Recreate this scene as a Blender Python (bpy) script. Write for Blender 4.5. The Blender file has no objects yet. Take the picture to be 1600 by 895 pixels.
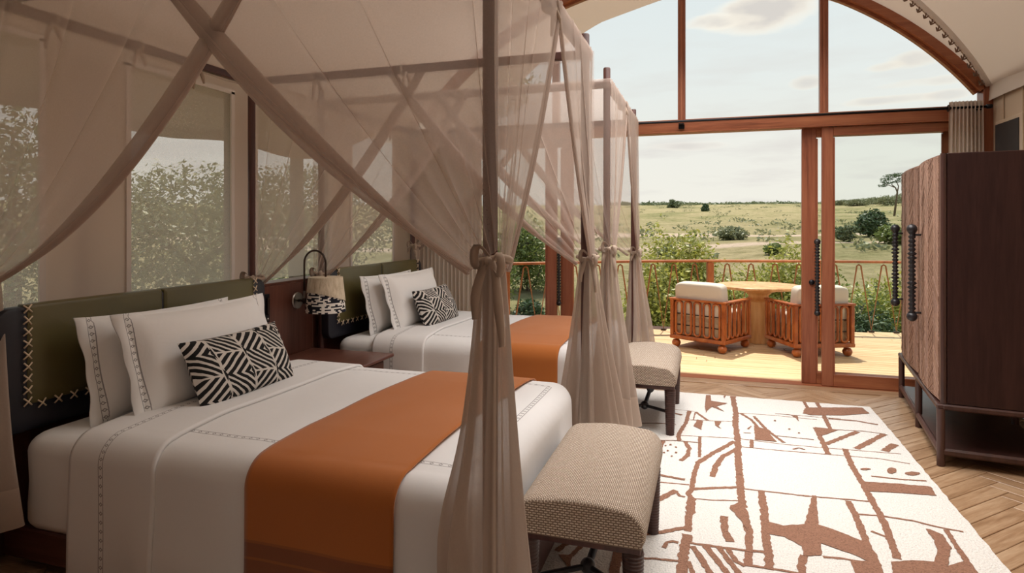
import bpy, bmesh, math, random
import numpy as np
from mathutils import Vector, Matrix, noise as mn
random.seed(7)
PI = math.pi
C = bpy.context.scene.collection
sc = bpy.context.scene

# ---------------------------------------------------------------- camera
H = 1.45
YAW = math.atan(306/970.0)
cam_d = bpy.data.cameras.new('camera')
cam = bpy.data.objects.new('camera', cam_d); C.objects.link(cam)
cam.location = (0, 0, H); cam.rotation_euler = (PI/2, 0, YAW)
cam_d.sensor_width = 36.0; cam_d.lens = 36.0*970/1600
cam_d.shift_y = -(447.5-352.0)/1600.0
cam_d.clip_end = 3000; cam_d.clip_start = 0.05
sc.camera = cam
S_, C_ = math.sin(YAW), math.cos(YAW)
def ray(px, py):
    a, b = px-800.0, 352.0-py
    return (-S_*970+C_*a, C_*970+S_*a, b)
def on_floor(px, py, z=0.0):
    r = ray(px, py); s = (z-H)/r[2]
    return (r[0]*s, r[1]*s)

# ---------------------------------------------------------------- sky, sun, exposure
vs = sc.view_settings
sc.display_settings.display_device = 'sRGB'
vs.view_transform = 'Standard'; vs.look = 'None'; vs.exposure = 0.0; vs.gamma = 1.0
vs.use_curve_mapping = False
sc.cycles.use_denoising = True
sc.cycles.transparent_max_bounces = 24
sc.cycles.max_bounces = 9; sc.cycles.diffuse_bounces = 5; sc.cycles.transmission_bounces = 6
sc.cycles.sample_clamp_indirect = 6.0
sc.cycles.caustics_reflective = False; sc.cycles.caustics_refractive = False

w = bpy.data.worlds.new('world'); sc.world = w; w.use_nodes = True
nt = w.node_tree; N = nt.nodes; L = nt.links
for n in list(N): N.remove(n)
def wn(t, **k):
    n = N.new(t)
    for a, b in k.items(): setattr(n, a, b)
    return n
out = wn('ShaderNodeOutputWorld'); bg = wn('ShaderNodeBackground'); L.new(bg.outputs[0], out.inputs[0])
tc = wn('ShaderNodeTexCoord'); sep = wn('ShaderNodeSeparateXYZ'); L.new(tc.outputs['Generated'], sep.inputs[0])
ramp = wn('ShaderNodeValToRGB'); L.new(sep.outputs[2], ramp.inputs[0])
cr = ramp.color_ramp
cr.elements[0].position = 0.0; cr.elements[0].color = (.80, .775, .69, 1)
cr.elements[1].position = 1.0; cr.elements[1].color = (.40, .55, .72, 1)
for p, c in ((.12, (.77, .77, .71, 1)), (.22, (.73, .765, .745, 1)), (.42, (.66, .735, .76, 1)), (.6, (.55, .67, .76, 1))):
    e = cr.elements.new(p); e.color = c
# stratus streaks: flat noise, strongest low over the horizon
mp = wn('ShaderNodeMapping'); mp.inputs['Scale'].default_value = (2.6, 2.6, 15); L.new(tc.outputs['Generated'], mp.inputs[0])
nz = wn('ShaderNodeTexNoise'); nz.inputs['Scale'].default_value = 1.9; nz.inputs['Detail'].default_value = 7; nz.inputs['Roughness'].default_value = .55
L.new(mp.outputs[0], nz.inputs['Vector'])
r2 = wn('ShaderNodeValToRGB'); L.new(nz.outputs['Fac'], r2.inputs[0])
r2.color_ramp.elements[0].position = .5; r2.color_ramp.elements[0].color = (0, 0, 0, 1)
r2.color_ramp.elements[1].position = .68; r2.color_ramp.elements[1].color = (1, 1, 1, 1)
low = wn('ShaderNodeMapRange'); L.new(sep.outputs[2], low.inputs[0])
low.inputs[1].default_value = .3; low.inputs[2].default_value = .1; low.inputs[3].default_value = .12; low.inputs[4].default_value = .6
mul = wn('ShaderNodeMath', operation='MULTIPLY'); L.new(r2.outputs[0], mul.inputs[0]); L.new(low.outputs[0], mul.inputs[1])
mx = wn('ShaderNodeMixRGB'); L.new(mul.outputs[0], mx.inputs[0]); L.new(ramp.outputs[0], mx.inputs[1]); mx.inputs[2].default_value = (.64, .61, .58, 1)
# the separate cumulus clouds, each a soft noisy blob in the sky
def cloud(prev, px, py, wx, wy, amt, col, core=(.64, .60, .56)):
    d = Vector(ray(px, py)).normalized()
    up = Vector((0, 0, 1)); rt = d.cross(up).normalized(); u2 = rt.cross(d)
    outs = []
    nn = wn('ShaderNodeTexNoise'); nn.inputs['Scale'].default_value = 9; nn.inputs['Detail'].default_value = 6
    mpp = wn('ShaderNodeMapping'); mpp.inputs['Scale'].default_value = (1, 1, 2.2); mpp.inputs['Location'].default_value = (px*.013, 0, 0)
    L.new(tc.outputs['Generated'], mpp.inputs[0]); L.new(mpp.outputs[0], nn.inputs['Vector'])
    s = None; vd = None
    for ax, ww in ((rt, wx), (u2, wy)):
        dp = wn('ShaderNodeVectorMath', operation='DOT_PRODUCT'); L.new(tc.outputs['Generated'], dp.inputs[0]); dp.inputs[1].default_value = ax
        dv = wn('ShaderNodeMath', operation='DIVIDE'); L.new(dp.outputs['Value'], dv.inputs[0]); dv.inputs[1].default_value = ww/970.0
        sq = wn('ShaderNodeMath', operation='MULTIPLY'); L.new(dv.outputs[0], sq.inputs[0]); L.new(dv.outputs[0], sq.inputs[1])
        vd = dv
        if s is None: s = sq
        else:
            ad = wn('ShaderNodeMath', operation='ADD'); L.new(s.outputs[0], ad.inputs[0]); L.new(sq.outputs[0], ad.inputs[1]); s = ad
    # only on the side of the sky where the cloud hangs
    fr = wn('ShaderNodeVectorMath', operation='DOT_PRODUCT'); L.new(tc.outputs['Generated'], fr.inputs[0]); fr.inputs[1].default_value = d
    gt = wn('ShaderNodeMath', operation='GREATER_THAN'); L.new(fr.outputs['Value'], gt.inputs[0]); gt.inputs[1].default_value = .3
    ns = wn('ShaderNodeMath', operation='MULTIPLY_ADD'); L.new(nn.outputs['Fac'], ns.inputs[0]); ns.inputs[1].default_value = 2.6; ns.inputs[2].default_value = -.3
    sb = wn('ShaderNodeMath', operation='SUBTRACT'); L.new(ns.outputs[0], sb.inputs[0]); L.new(s.outputs[0], sb.inputs[1])
    mr = wn('ShaderNodeMapRange', interpolation_type='SMOOTHSTEP'); L.new(sb.outputs[0], mr.inputs[0]); mr.inputs[1].default_value = .1; mr.inputs[2].default_value = .9; mr.inputs[4].default_value = amt
    m2 = wn('ShaderNodeMath', operation='MULTIPLY'); L.new(mr.outputs[0], m2.inputs[0]); L.new(gt.outputs[0], m2.inputs[1])
    # cloud colour: grey core, creamy rim
    cm = wn('ShaderNodeMapRange'); L.new(sb.outputs[0], cm.inputs[0]); cm.inputs[1].default_value = .3; cm.inputs[2].default_value = 1.1
    cx = wn('ShaderNodeMixRGB'); L.new(cm.outputs[0], cx.inputs[0]); cx.inputs[1].default_value = (*col, 1); cx.inputs[2].default_value = (*core, 1)
    o = wn('ShaderNodeMixRGB'); L.new(m2.outputs[0], o.inputs[0]); L.new(prev, o.inputs[1]); L.new(cx.outputs[0], o.inputs[2])
    return o.outputs[0]
o = mx.outputs[0]
for a in ((1185, 18, 95, 30, .97, (1.0, .92, .78)), (1130, 34, 60, 14, .8, (1.0, .92, .78)), (1440, 92, 45, 14, .8, (.88, .81, .68)), (1385, 104, 30, 9, .8, (.9, .82, .68)),
          (1262, 130, 26, 12, .7, (.88, .81, .7)), (1455, 128, 60, 9, .6, (.9, .82, .68)), (1400, 155, 70, 8, .6, (.9, .82, .68)), (1075, 228, 70, 8, .6, (.88, .84, .75)),
          (1480, 148, 30, 8, .55, (.88, .8, .68))):
    o = cloud(o, *a)
L.new(o, bg.inputs[0]); bg.inputs[1].default_value = 1.13

def lamp(name, kind, loc, rot, energy, color=(1, 1, 1), **k):
    d = bpy.data.lights.new(name, kind); d.energy = energy; d.color = color
    for a, b in k.items(): setattr(d, a, b)
    o = bpy.data.objects.new(name, d); C.objects.link(o); o.location = loc; o.rotation_euler = rot
    return o
_sd = Vector((-.10, .355, .93)).normalized()          # towards the sun: over the terrace
sun = lamp('sun', 'SUN', (0, 12, 20), (0, 0, 0), 5.6, (1.0, .92, .80), angle=.012)
sun.rotation_euler = _sd.to_track_quat('Z', 'Y').to_euler()
# added fill lamps without real sources: behind the camera and under the roof
lamp('rear_fill', 'AREA', (0.2, -1.3, 2.0), (math.radians(78), 0, 0), 3, (1.0, .93, .89), shape='RECTANGLE', size=3.6, size_y=1.6)
lamp('roof_fill', 'AREA', (.1, 4.2, 3.3), (0, 0, 0), 100, (1.0, .97, .95), shape='RECTANGLE', size=2.1, size_y=3.0, spread=math.radians(132))

# ---------------------------------------------------------------- helpers
ORG = {}
def P3(*a): return Vector(a)
class MB:
    def __init__(s): s.v = []; s.f = []; s.uv = []
    def add(s, vs, fs, uv=None):
        b = len(s.v); s.v += [tuple(p) for p in vs]; s.f += [tuple(i+b for i in f) for f in fs]
        s.uv += (uv if uv is not None else [(0, 0)]*len(vs)); return s
    def box(s, c, d, bev=0.0, rot=None):
        x, y, z = d[0]/2, d[1]/2, d[2]/2
        if bev <= 0 or bev*2 >= min(d):
            vs = [(i*x, j*y, k*z) for i in (-1, 1) for j in (-1, 1) for k in (-1, 1)]
            fs = [(0, 1, 3, 2), (4, 6, 7, 5), (0, 4, 5, 1), (2, 3, 7, 6), (0, 2, 6, 4), (1, 5, 7, 3)]
        else:
            b = bev; vs = []; idx = {}
            for i in (-1, 1):
                for j in (-1, 1):
                    for k in (-1, 1):
                        idx[i, j, k] = len(vs)
                        vs += [(i*x, j*(y-b), k*(z-b)), (i*(x-b), j*y, k*(z-b)), (i*(x-b), j*(y-b), k*z)]
            fs = []
            I = lambda i, j, k, a: idx[i, j, k]+a
            for t in (-1, 1):
                q = [(-1, -1), (1, -1), (1, 1), (-1, 1)]
                fs.append([I(t, a, b_, 0) for a, b_ in (q if t > 0 else q[::-1])])
                fs.append([I(a, t, b_, 1) for a, b_ in (q[::-1] if t > 0 else q)])
                fs.append([I(a, b_, t, 2) for a, b_ in (q if t > 0 else q[::-1])])
            for a in (-1, 1):
                for c_ in (-1, 1):
                    fs.append((I(a, c_, -1, 0), I(a, c_, 1, 0), I(a, c_, 1, 1), I(a, c_, -1, 1))[::a*c_])
                    fs.append((I(a, -1, c_, 0), I(a, 1, c_, 0), I(a, 1, c_, 2), I(a, -1, c_, 2))[::-a*c_])
                    fs.append((I(-1, a, c_, 1), I(1, a, c_, 1), I(1, a, c_, 2), I(-1, a, c_, 2))[::a*c_])
            for i in (-1, 1):
                for j in (-1, 1):
                    for k in (-1, 1):
                        fs.append((I(i, j, k, 0), I(i, j, k, 1), I(i, j, k, 2))[::i*j*k])
        if rot is not None: vs = [rot @ Vector(p) for p in vs]
        return s.add([(p[0]+c[0], p[1]+c[1], p[2]+c[2]) for p in vs], fs)
    def tube(s, pts, r, n=8, closed=False, caps=True):
        pts = [Vector(p) for p in pts]; m = len(pts)
        rr = r if hasattr(r, '__len__') else [r]*m
        vs = []; up = None
        for i, p in enumerate(pts):
            a = pts[(i+1) % m] if (closed or i < m-1) else p
            b = pts[(i-1) % m] if (closed or i > 0) else p
            t = (a-b)
            t = t.normalized() if t.length > 1e-9 else Vector((0, 0, 1))
            if up is None: up = Vector((0, 0, 1)) if abs(t.z) < .9 else Vector((1, 0, 0))
            x = t.cross(up).normalized(); up = x.cross(t).normalized()
            for k in range(n):
                q = 2*PI*k/n; vs.append(p+(x*math.cos(q)+up*math.sin(q))*rr[i])
        fs = []
        for i in range(m if closed else m-1):
            for k in range(n):
                j = (i+1) % m; k2 = (k+1) % n
                fs.append((i*n+k, i*n+k2, j*n+k2, j*n+k))
        if caps and not closed:
            fs.append(tuple(range(n))[::-1]); fs.append(tuple((m-1)*n+k for k in range(n)))
        return s.add(vs, fs)
    def lathe(s, prof, c=(0, 0, 0), n=20, rot=None):
        vs = []; m = len(prof)
        for r, z in prof:
            for k in range(n):
                q = 2*PI*k/n; p = Vector((r*math.cos(q), r*math.sin(q), z))
                if rot is not None: p = rot @ p
                vs.append((p[0]+c[0], p[1]+c[1], p[2]+c[2]))
        fs = []
        for i in range(m-1):
            for k in range(n):
                k2 = (k+1) % n; fs.append((i*n+k, i*n+k2, (i+1)*n+k2, (i+1)*n+k))
        fs.append(tuple(range(n))[::-1]); fs.append(tuple((m-1)*n+k for k in range(n)))
        return s.add(vs, fs)
    def grid(s, fn, nu, nv, closed_u=False):
        vs = []; uv = []
        for j in range(nv+1):
            for i in range(nu+(0 if closed_u else 1)):
                u, v = i/nu, j/nv; vs.append(fn(u, v)); uv.append((u, v))
        row = nu if closed_u else nu+1; fs = []
        for j in range(nv):
            for i in range(nu):
                i2 = (i+1) % row
                fs.append((j*row+i, j*row+i2, (j+1)*row+i2, (j+1)*row+i))
        return s.add(vs, fs, uv)
    def sphere(s, c, r, n=12, m=8, sc_=(1, 1, 1)):
        return s.lathe([(max(1e-4, r*math.sin(PI*i/m))*1.0, -r*math.cos(PI*i/m)*sc_[2]) for i in range(m+1)], c, n)
    def data(s, name, m, off=(0, 0, 0), smooth=True):
        me = bpy.data.meshes.new(name)
        vs = [(p[0]-off[0], p[1]-off[1], p[2]-off[2]) for p in s.v] if any(off) else s.v
        me.from_pydata(vs, [], s.f)
        ul = me.uv_layers.new(name='UVMap')
        li = np.zeros(len(me.loops), dtype=np.int32); me.loops.foreach_get('vertex_index', li)
        ul.data.foreach_set('uv', np.array(s.uv, dtype=np.float32)[li].ravel())
        if smooth is True: me.polygons.foreach_set('use_smooth', [True]*len(me.polygons))
        if m is not None: me.materials.append(m)
        me.update(); return me
    def build(s, name, m, parent=None, smooth=False, world=False, loc=(0, 0, 0), rot=(0, 0, 0), angle=None):
        off = ORG.get(parent.name, (0, 0, 0)) if (world and parent) else (0, 0, 0)
        me = s.data(name, m, off, smooth)
        ob = bpy.data.objects.new(name, me); C.objects.link(ob)
        ob.location = loc; ob.rotation_euler = rot
        if parent: ob.parent = parent
        if world: ORG[ob.name] = off if parent else (0, 0, 0)
        if angle is not None:
            try: me.set_sharp_from_angle(angle=angle)
            except Exception: pass
        return ob
ANG = math.radians(35)
def tag(o, label=None, cat=None, group=None, kind=None):
    if label: o['label'] = label
    if cat: o['category'] = cat
    if group: o['group'] = group
    if kind: o['kind'] = kind
    return o
def thing(name, label, cat, loc=(0, 0, 0), rz=0, group=None, kind=None):
    e = bpy.data.objects.new(name, None); C.objects.link(e); e.location = loc; e.rotation_euler = (0, 0, rz)
    e.empty_display_size = .1; ORG[e.name] = tuple(loc)
    return tag(e, label, cat, group, kind)
def kids(o): return [c for c in bpy.data.objects if c.parent is o]
def copy_tree(o, loc=None, rz=None, label=None, parent=None, cmap=None):
    if cmap is None:
        cmap = {}
        for c in bpy.data.objects:
            if c.parent: cmap.setdefault(c.parent.name, []).append(c)
    c = o.copy(); C.objects.link(c)
    if parent: c.parent = parent
    if loc is not None: c.location = loc
    if rz is not None: c.rotation_euler = (0, 0, rz)
    if label: c['label'] = label
    for ch in cmap.get(o.name, []): copy_tree(ch, parent=c, cmap=cmap)
    return c
def rotz(a): return Matrix.Rotation(a, 3, 'Z')

# ---------------------------------------------------------------- materials
def new_mat(name):
    m = bpy.data.materials.new(name); m.use_nodes = True
    t = m.node_tree; b = t.nodes['Principled BSDF']; return m, t, b
def link(t, a, b): t.links.new(a, b)
def nd(t, typ, **k):
    n = t.nodes.new(typ)
    for a, b in k.items():
        if a.startswith('in_'):
            n.inputs[int(a[3:]) if a[3:].isdigit() else a[3:]].default_value = b
        else: setattr(n, a, b)
    return n
def ramp_node(t, fac, stops):
    r = nd(t, 'ShaderNodeValToRGB'); link(t, fac, r.inputs[0])
    e = r.color_ramp.elements
    e[0].position, e[0].color = stops[0][0], (*stops[0][1], 1)
    e[1].position, e[1].color = stops[-1][0], (*stops[-1][1], 1)
    for p, c in stops[1:-1]:
        x = e.new(p); x.color = (*c, 1)
    return r
def coord(t, kind='Object', scale=(1, 1, 1), rot=(0, 0, 0)):
    c = nd(t, 'ShaderNodeTexCoord'); m = nd(t, 'ShaderNodeMapping'); m.inputs['Scale'].default_value = scale; m.inputs['Rotation'].default_value = rot
    link(t, c.outputs[kind], m.inputs[0]); return m.outputs[0]
def plain(name, col, rough=.6, metal=0, spec=.5, bump=0, bscale=200, var=.0):
    m, t, b = new_mat(name); b.inputs['Base Color'].default_value = (*col, 1); b.inputs['Roughness'].default_value = rough
    b.inputs['Metallic'].default_value = metal; b.inputs['Specular IOR Level'].default_value = spec
    v = coord(t)
    n = nd(t, 'ShaderNodeTexNoise'); n.inputs['Scale'].default_value = bscale; n.inputs['Detail'].default_value = 4; link(t, v, n.inputs['Vector'])
    if bump:
        bp = nd(t, 'ShaderNodeBump', in_Strength=bump, in_Distance=.002); link(t, n.outputs['Fac'], bp.inputs['Height']); link(t, bp.outputs[0], b.inputs['Normal'])
    if var:
        n2 = nd(t, 'ShaderNodeTexNoise', in_Scale=3.0, in_Detail=5.0); link(t, v, n2.inputs['Vector'])
        r = ramp_node(t, n2.outputs['Fac'], [(.3, tuple(c*(1-var) for c in col)), (.7, tuple(min(1, c*(1+var)) for c in col))])
        link(t, r.outputs[0], b.inputs['Base Color'])
    return m
def wood(name, dark, mid, light, scale=(1, 1, 1), rough=.45, per_object=True, fine=1.0, bump=.15, spec=.5):
    """grain runs along the axis whose scale is small"""
    m, t, b = new_mat(name)
    c = nd(t, 'ShaderNodeTexCoord'); oi = nd(t, 'ShaderNodeObjectInfo')
    ad = nd(t, 'ShaderNodeVectorMath', operation='MULTIPLY_ADD'); link(t, oi.outputs['Random'], ad.inputs[0]) if per_object else None
    ad.inputs[1].default_value = (17, 31, 53); link(t, c.outputs['Object'], ad.inputs[2])
    mp = nd(t, 'ShaderNodeMapping'); mp.inputs['Scale'].default_value = scale; link(t, ad.outputs[0], mp.inputs[0])
    n = nd(t, 'ShaderNodeTexNoise', in_Scale=1.0, in_Detail=8.0, in_Roughness=.6, in_Distortion=.6); link(t, mp.outputs[0], n.inputs['Vector'])
    mp2 = nd(t, 'ShaderNodeMapping'); mp2.inputs['Scale'].default_value = tuple(s*6*fine for s in scale); link(t, ad.outputs[0], mp2.inputs[0])
    n2 = nd(t, 'ShaderNodeTexNoise', in_Scale=1.0, in_Detail=3.0); link(t, mp2.outputs[0], n2.inputs['Vector'])
    mm = nd(t, 'ShaderNodeMath', operation='MULTIPLY_ADD'); link(t, n2.outputs['Fac'], mm.inputs[0]); mm.inputs[1].default_value = .35; link(t, n.outputs['Fac'], mm.inputs[2])
    m3 = nd(t, 'ShaderNodeMath', operation='MULTIPLY_ADD'); link(t, oi.outputs['Random'], m3.inputs[0]); m3.inputs[1].default_value = .16 if per_object else 0; link(t, mm.outputs[0], m3.inputs[2])
    r = ramp_node(t, m3.outputs[0], [(.45, dark), (.68, mid), (.95, light)]); link(t, r.outputs[0], b.inputs['Base Color'])
    b.inputs['Roughness'].default_value = rough; b.inputs['Specular IOR Level'].default_value = spec
    bp = nd(t, 'ShaderNodeBump', in_Strength=bump, in_Distance=.002); link(t, n2.outputs['Fac'], bp.inputs['Height']); link(t, bp.outputs[0], b.inputs['Normal'])
    return m
M = {}
M['door_wood'] = wood('door_wood', (.16, .045, .022), (.27, .085, .042), (.36, .13, .065), (22, 22, 1.2), .35)
M['door_wood_h'] = wood('door_wood_horizontal', (.17, .05, .022), (.30, .095, .042), (.40, .15, .065), (1.2, 22, 22), .35)
M['dark_wood'] = wood('dark_wood', (.040, .013, .010), (.065, .021, .016), (.10, .035, .026), (24, 24, 1.2), .38)
M['dark_wood_x'] = wood('dark_wood_x', (.040, .013, .010), (.065, .021, .016), (.10, .035, .026), (1.2, 24, 24), .38)
M['panel_wood'] = wood('panel_wood', (.075, .027, .018), (.12, .043, .028), (.17, .065, .042), (14, 14, 1.0), .4)
M['wardrobe_wood'] = wood('wardrobe_wood', (.020, .009, .008), (.032, .014, .012), (.048, .021, .017), (14, 14, 1.2), .42, spec=.2)
M['wardrobe_leg'] = wood('wardrobe_leg_wood', (.035, .015, .012), (.055, .023, .018), (.08, .035, .027), (24, 24, 2), .35)
M['carved'] = wood('carved_door_wood', (.10, .05, .033), (.20, .105, .07), (.33, .19, .13), (30, 30, 4), .55)
M['oak'] = wood('oak_floor', (.20, .11, .055), (.35, .21, .115), (.50, .34, .21), (2.2, 30, 30), .33)
M['deck'] = wood('deck_board', (.40, .23, .10), (.56, .36, .18), (.70, .50, .29), (1.6, 30, 30), .6)
M['rail_wood'] = wood('rail_wood', (.28, .08, .025), (.42, .13, .04), (.55, .2, .07), (8, 8, 2), .45)
M['chair_wood'] = wood('chair_wood', (.20, .045, .010), (.34, .085, .018), (.48, .15, .038), (9, 9, 5), .35)
M['teak'] = wood('teak_table', (.30, .13, .04), (.58, .30, .11), (.75, .48, .22), (9, 9, 1.0), .4, fine=.6)
M['black_metal'] = plain('black_metal', (.018, .018, .022), .35, .6)
M['bronze'] = plain('bronze', (.06, .042, .035), .35, .8)
M['steel'] = plain('steel', (.45, .42, .38), .3, 1.0)
M['beads'] = plain('black_turned_wood', (.016, .014, .016), .35)
M['rope'] = plain('rope', (.33, .20, .12), .8, bump=.4, bscale=500)
M['copper_rope'] = plain('copper_rope', (.36, .15, .06), .6, bump=.4, bscale=500)
M['white_linen'] = plain('white_linen', (.80, .79, .77), .75, spec=.25, bump=.12, bscale=900)
M['cushion'] = plain('cushion_cream', (.66, .60, .52), .9, spec=.2, bump=.4, bscale=600)
M['cushion_tan'] = plain('cushion_tan', (.45, .33, .22), .9, spec=.2, bump=.4, bscale=600)
M['olive'] = plain('olive_leather', (.105, .088, .030), .38, spec=.5, bump=.12, bscale=260, var=.12)
M['navy'] = plain('navy_leather', (.012, .012, .020), .45, bump=.12, bscale=260)
M['stitch'] = plain('stitch_cord', (.72, .58, .42), .8)
M['beige_wall'] = plain('beige_canvas', (.62, .50, .37), .85, bump=.3, bscale=700)
M['valance'] = plain('valance_canvas', (.70, .63, .57), .85, bump=.3, bscale=700)
M['dark_glass'] = plain('dark_screen', (.045, .042, .042), .5)
M['leather_tie'] = plain('leather_tie', (.17, .10, .065), .7)
M['nightstand'] = wood('nightstand_wood', (.06, .022, .015), (.10, .036, .024), (.15, .06, .04), (14, 1.4, 14), .3)

def cloth_canvas(name, col, transl=.5, scale=800):
    m = bpy.data.materials.new(name); m.use_nodes = True; t = m.node_tree; t.nodes.clear()
    o = nd(t, 'ShaderNodeOutputMaterial'); a = nd(t, 'ShaderNodeBsdfDiffuse'); b = nd(t, 'ShaderNodeBsdfTranslucent'); mix = nd(t, 'ShaderNodeMixShader', in_0=transl)
    a.inputs[0].default_value = (*col, 1); b.inputs[0].default_value = (*col, 1)
    link(t, a.outputs[0], mix.inputs[1]); link(t, b.outputs[0], mix.inputs[2]); link(t, mix.outputs[0], o.inputs[0])
    v = coord(t); n = nd(t, 'ShaderNodeTexNoise', in_Scale=float(scale), in_Detail=2.0); link(t, v, n.inputs['Vector'])
    bp = nd(t, 'ShaderNodeBump', in_Strength=.2, in_Distance=.001); link(t, n.outputs['Fac'], bp.inputs['Height']); link(t, bp.outputs[0], a.inputs['Normal'])
    return m
M['roof_canvas'] = cloth_canvas('roof_canvas', (.68, .59, .53), .48)
M['fly_canvas'] = cloth_canvas('fly_canvas', (.82, .76, .69), .5)
M['wall_canvas'] = cloth_canvas('wall_canvas', (.74, .65, .57), .4)
M['awning'] = cloth_canvas('awning_canvas', (.34, .255, .21), .08)
M['drape'] = cloth_canvas('linen_drape', (.70, .60, .52), .45)

def sheer(name, col, base, edge, hem_u=0.0, hem_v=2.0, hem_amt=.35, transl=.5):
    """woven net: threads cover `base` of the area seen square on, more when seen edge on, doubled in the hems"""
    m = bpy.data.materials.new(name); m.use_nodes = True; t = m.node_tree; t.nodes.clear()
    o = nd(t, 'ShaderNodeOutputMaterial'); a = nd(t, 'ShaderNodeBsdfDiffuse'); b = nd(t, 'ShaderNodeBsdfTranslucent'); mix = nd(t, 'ShaderNodeMixShader', in_0=transl)
    tr = nd(t, 'ShaderNodeBsdfTransparent'); top = nd(t, 'ShaderNodeMixShader')
    a.inputs[0].default_value = (*col, 1); b.inputs[0].default_value = (*col, 1)
    link(t, a.outputs[0], mix.inputs[1]); link(t, b.outputs[0], mix.inputs[2])
    lw = nd(t, 'ShaderNodeLayerWeight', in_0=.5)
    f1 = nd(t, 'ShaderNodeMath', operation='MULTIPLY_ADD'); link(t, lw.outputs['Facing'], f1.inputs[0]); f1.inputs[1].default_value = edge; f1.inputs[2].default_value = base
    tcn = nd(t, 'ShaderNodeTexCoord'); sp = nd(t, 'ShaderNodeSeparateXYZ'); link(t, tcn.outputs['UV'], sp.inputs[0])
    h1 = nd(t, 'ShaderNodeMath', operation='LESS_THAN'); link(t, sp.outputs[0], h1.inputs[0]); h1.inputs[1].default_value = hem_u
    h2 = nd(t, 'ShaderNodeMath', operation='GREATER_THAN'); link(t, sp.outputs[1], h2.inputs[0]); h2.inputs[1].default_value = hem_v
    h = nd(t, 'ShaderNodeMath', operation='MAXIMUM'); link(t, h1.outputs[0], h.inputs[0]); link(t, h2.outputs[0], h.inputs[1])
    # slight unevenness of the weave
    v = coord(t, 'Object', (160, 160, 160)); nn = nd(t, 'ShaderNodeTexNoise', in_Scale=1.0, in_Detail=3.0); link(t, v, nn.inputs['Vector'])
    f0 = nd(t, 'ShaderNodeMath', operation='MULTIPLY_ADD'); link(t, nn.outputs['Fac'], f0.inputs[0]); f0.inputs[1].default_value = .08; link(t, f1.outputs[0], f0.inputs[2])
    f2 = nd(t, 'ShaderNodeMath', operation='MULTIPLY_ADD'); link(t, h.outputs[0], f2.inputs[0]); f2.inputs[1].default_value = hem_amt; link(t, f0.outputs[0], f2.inputs[2])
    f2.use_clamp = True
    link(t, f2.outputs[0], top.inputs[0]); link(t, tr.outputs[0], top.inputs[1]); link(t, mix.outputs[0], top.inputs[2]); link(t, top.outputs[0], o.inputs[0])
    return m
NETC = (.66, .55, .48)
M['net_top'] = sheer('net_top', NETC, .28, .25)
M['net'] = sheer('net_side', NETC, .34, .40, hem_u=.035)
M['net_low'] = sheer('net_lower', (.60, .49, .41), .62, .30, hem_v=.84, hem_amt=.25, transl=.35)
M['net_tie'] = sheer('net_tie', (.54, .43, .345), .9, .1, transl=.25)
M['screen'] = sheer('window_mesh', (.82, .75, .68), .24, .12, transl=.6)

def glass(name):
    m = bpy.data.materials.new(name); m.use_nodes = True; t = m.node_tree; t.nodes.clear()
    o = nd(t, 'ShaderNodeOutputMaterial'); g = nd(t, 'ShaderNodeBsdfGlossy', in_Roughness=.02); tr = nd(t, 'ShaderNodeBsdfTransparent'); mx = nd(t, 'ShaderNodeMixShader')
    tr.inputs[0].default_value = (.975, .985, .98, 1)
    fr = nd(t, 'ShaderNodeFresnel', in_IOR=1.3); mr = nd(t, 'ShaderNodeMath', operation='MULTIPLY'); link(t, fr.outputs[0], mr.inputs[0]); mr.inputs[1].default_value = .35
    link(t, mr.outputs[0], mx.inputs[0]); link(t, tr.outputs[0], mx.inputs[1]); link(t, g.outputs[0], mx.inputs[2]); link(t, mx.outputs[0], o.inputs[0])
    return m
M['glass'] = glass('clear_glass')

# ================================================================ THE SETTING
YW = 6.16           # plane of the glass front
XL, XR = -3.1, 2.27
RR, RX, RZ = 3.245, -.37, .69      # barrel roof
def struct(name, mb, m, label, **k):
    o = mb.build(name, m, world=True, **k); return tag(o, label, kind='structure')
# herringbone oak floor: near planks are single parts, the rest joined
fl = MB().box(((XL+XR)/2, 2.3, -.02), (XR-XL, 7.85, .02)).build('floor', M['oak'], world=True)
tag(fl, 'herringbone oak parquet floor of the tent room', kind='structure')
PLL, PLW = .50, .10
pm = MB().box((0, 0, 0), (PLL-.004, PLW-.004, .014), .0022).data('plank', M['oak'], smooth=False)
ca, sa = math.cos(PI/4), math.sin(PI/4)
stuff_pl = MB(); npl = 0
for k in range(-70, 95):
    for mth in range(-8, 9):
        for t_ in (0, 1):
            if t_ == 0: cx, cy, rr = k*PLW+PLL/2+mth*PLL, k*PLW+PLW/2-mth*PLL, 0
            else: cx, cy, rr = k*PLW+PLL+PLW/2+mth*PLL, k*PLW+PLW-PLL/2-mth*PLL, PI/2
            wx, wy = cx*ca-cy*sa-.2, cx*sa+cy*ca+1.0
            e = .2
            if not (XL+e-.02 < wx < XR-e+.03 and -1.4 < wy < YW-.12-.06): continue
            z = -.009+random.uniform(-.0007, .0007)
            vis = (wx > 1.0 and wy > 2.3) or (wy > 5.3 and wx > -1.2)
            if vis and npl < 290:
                o = bpy.data.objects.new('plank', pm); C.objects.link(o); o.parent = fl; o.location = (wx, wy, z); o.rotation_euler = (0, 0, rr+PI/4); npl += 1
            else:
                stuff_pl.box((wx, wy, z), (PLL-.004, PLW-.004, .014), 0, rotz(rr+PI/4))
o = stuff_pl.build('parquet_planks', M['oak'], fl, world=True); o['kind'] = 'stuff'
# edge strip at the sill and along the right wall
sb = MB().box((-.4, YW-.07, -.008), (5.3, .16, .016), .002).build('threshold_board', M['oak'], fl, world=True)

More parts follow.
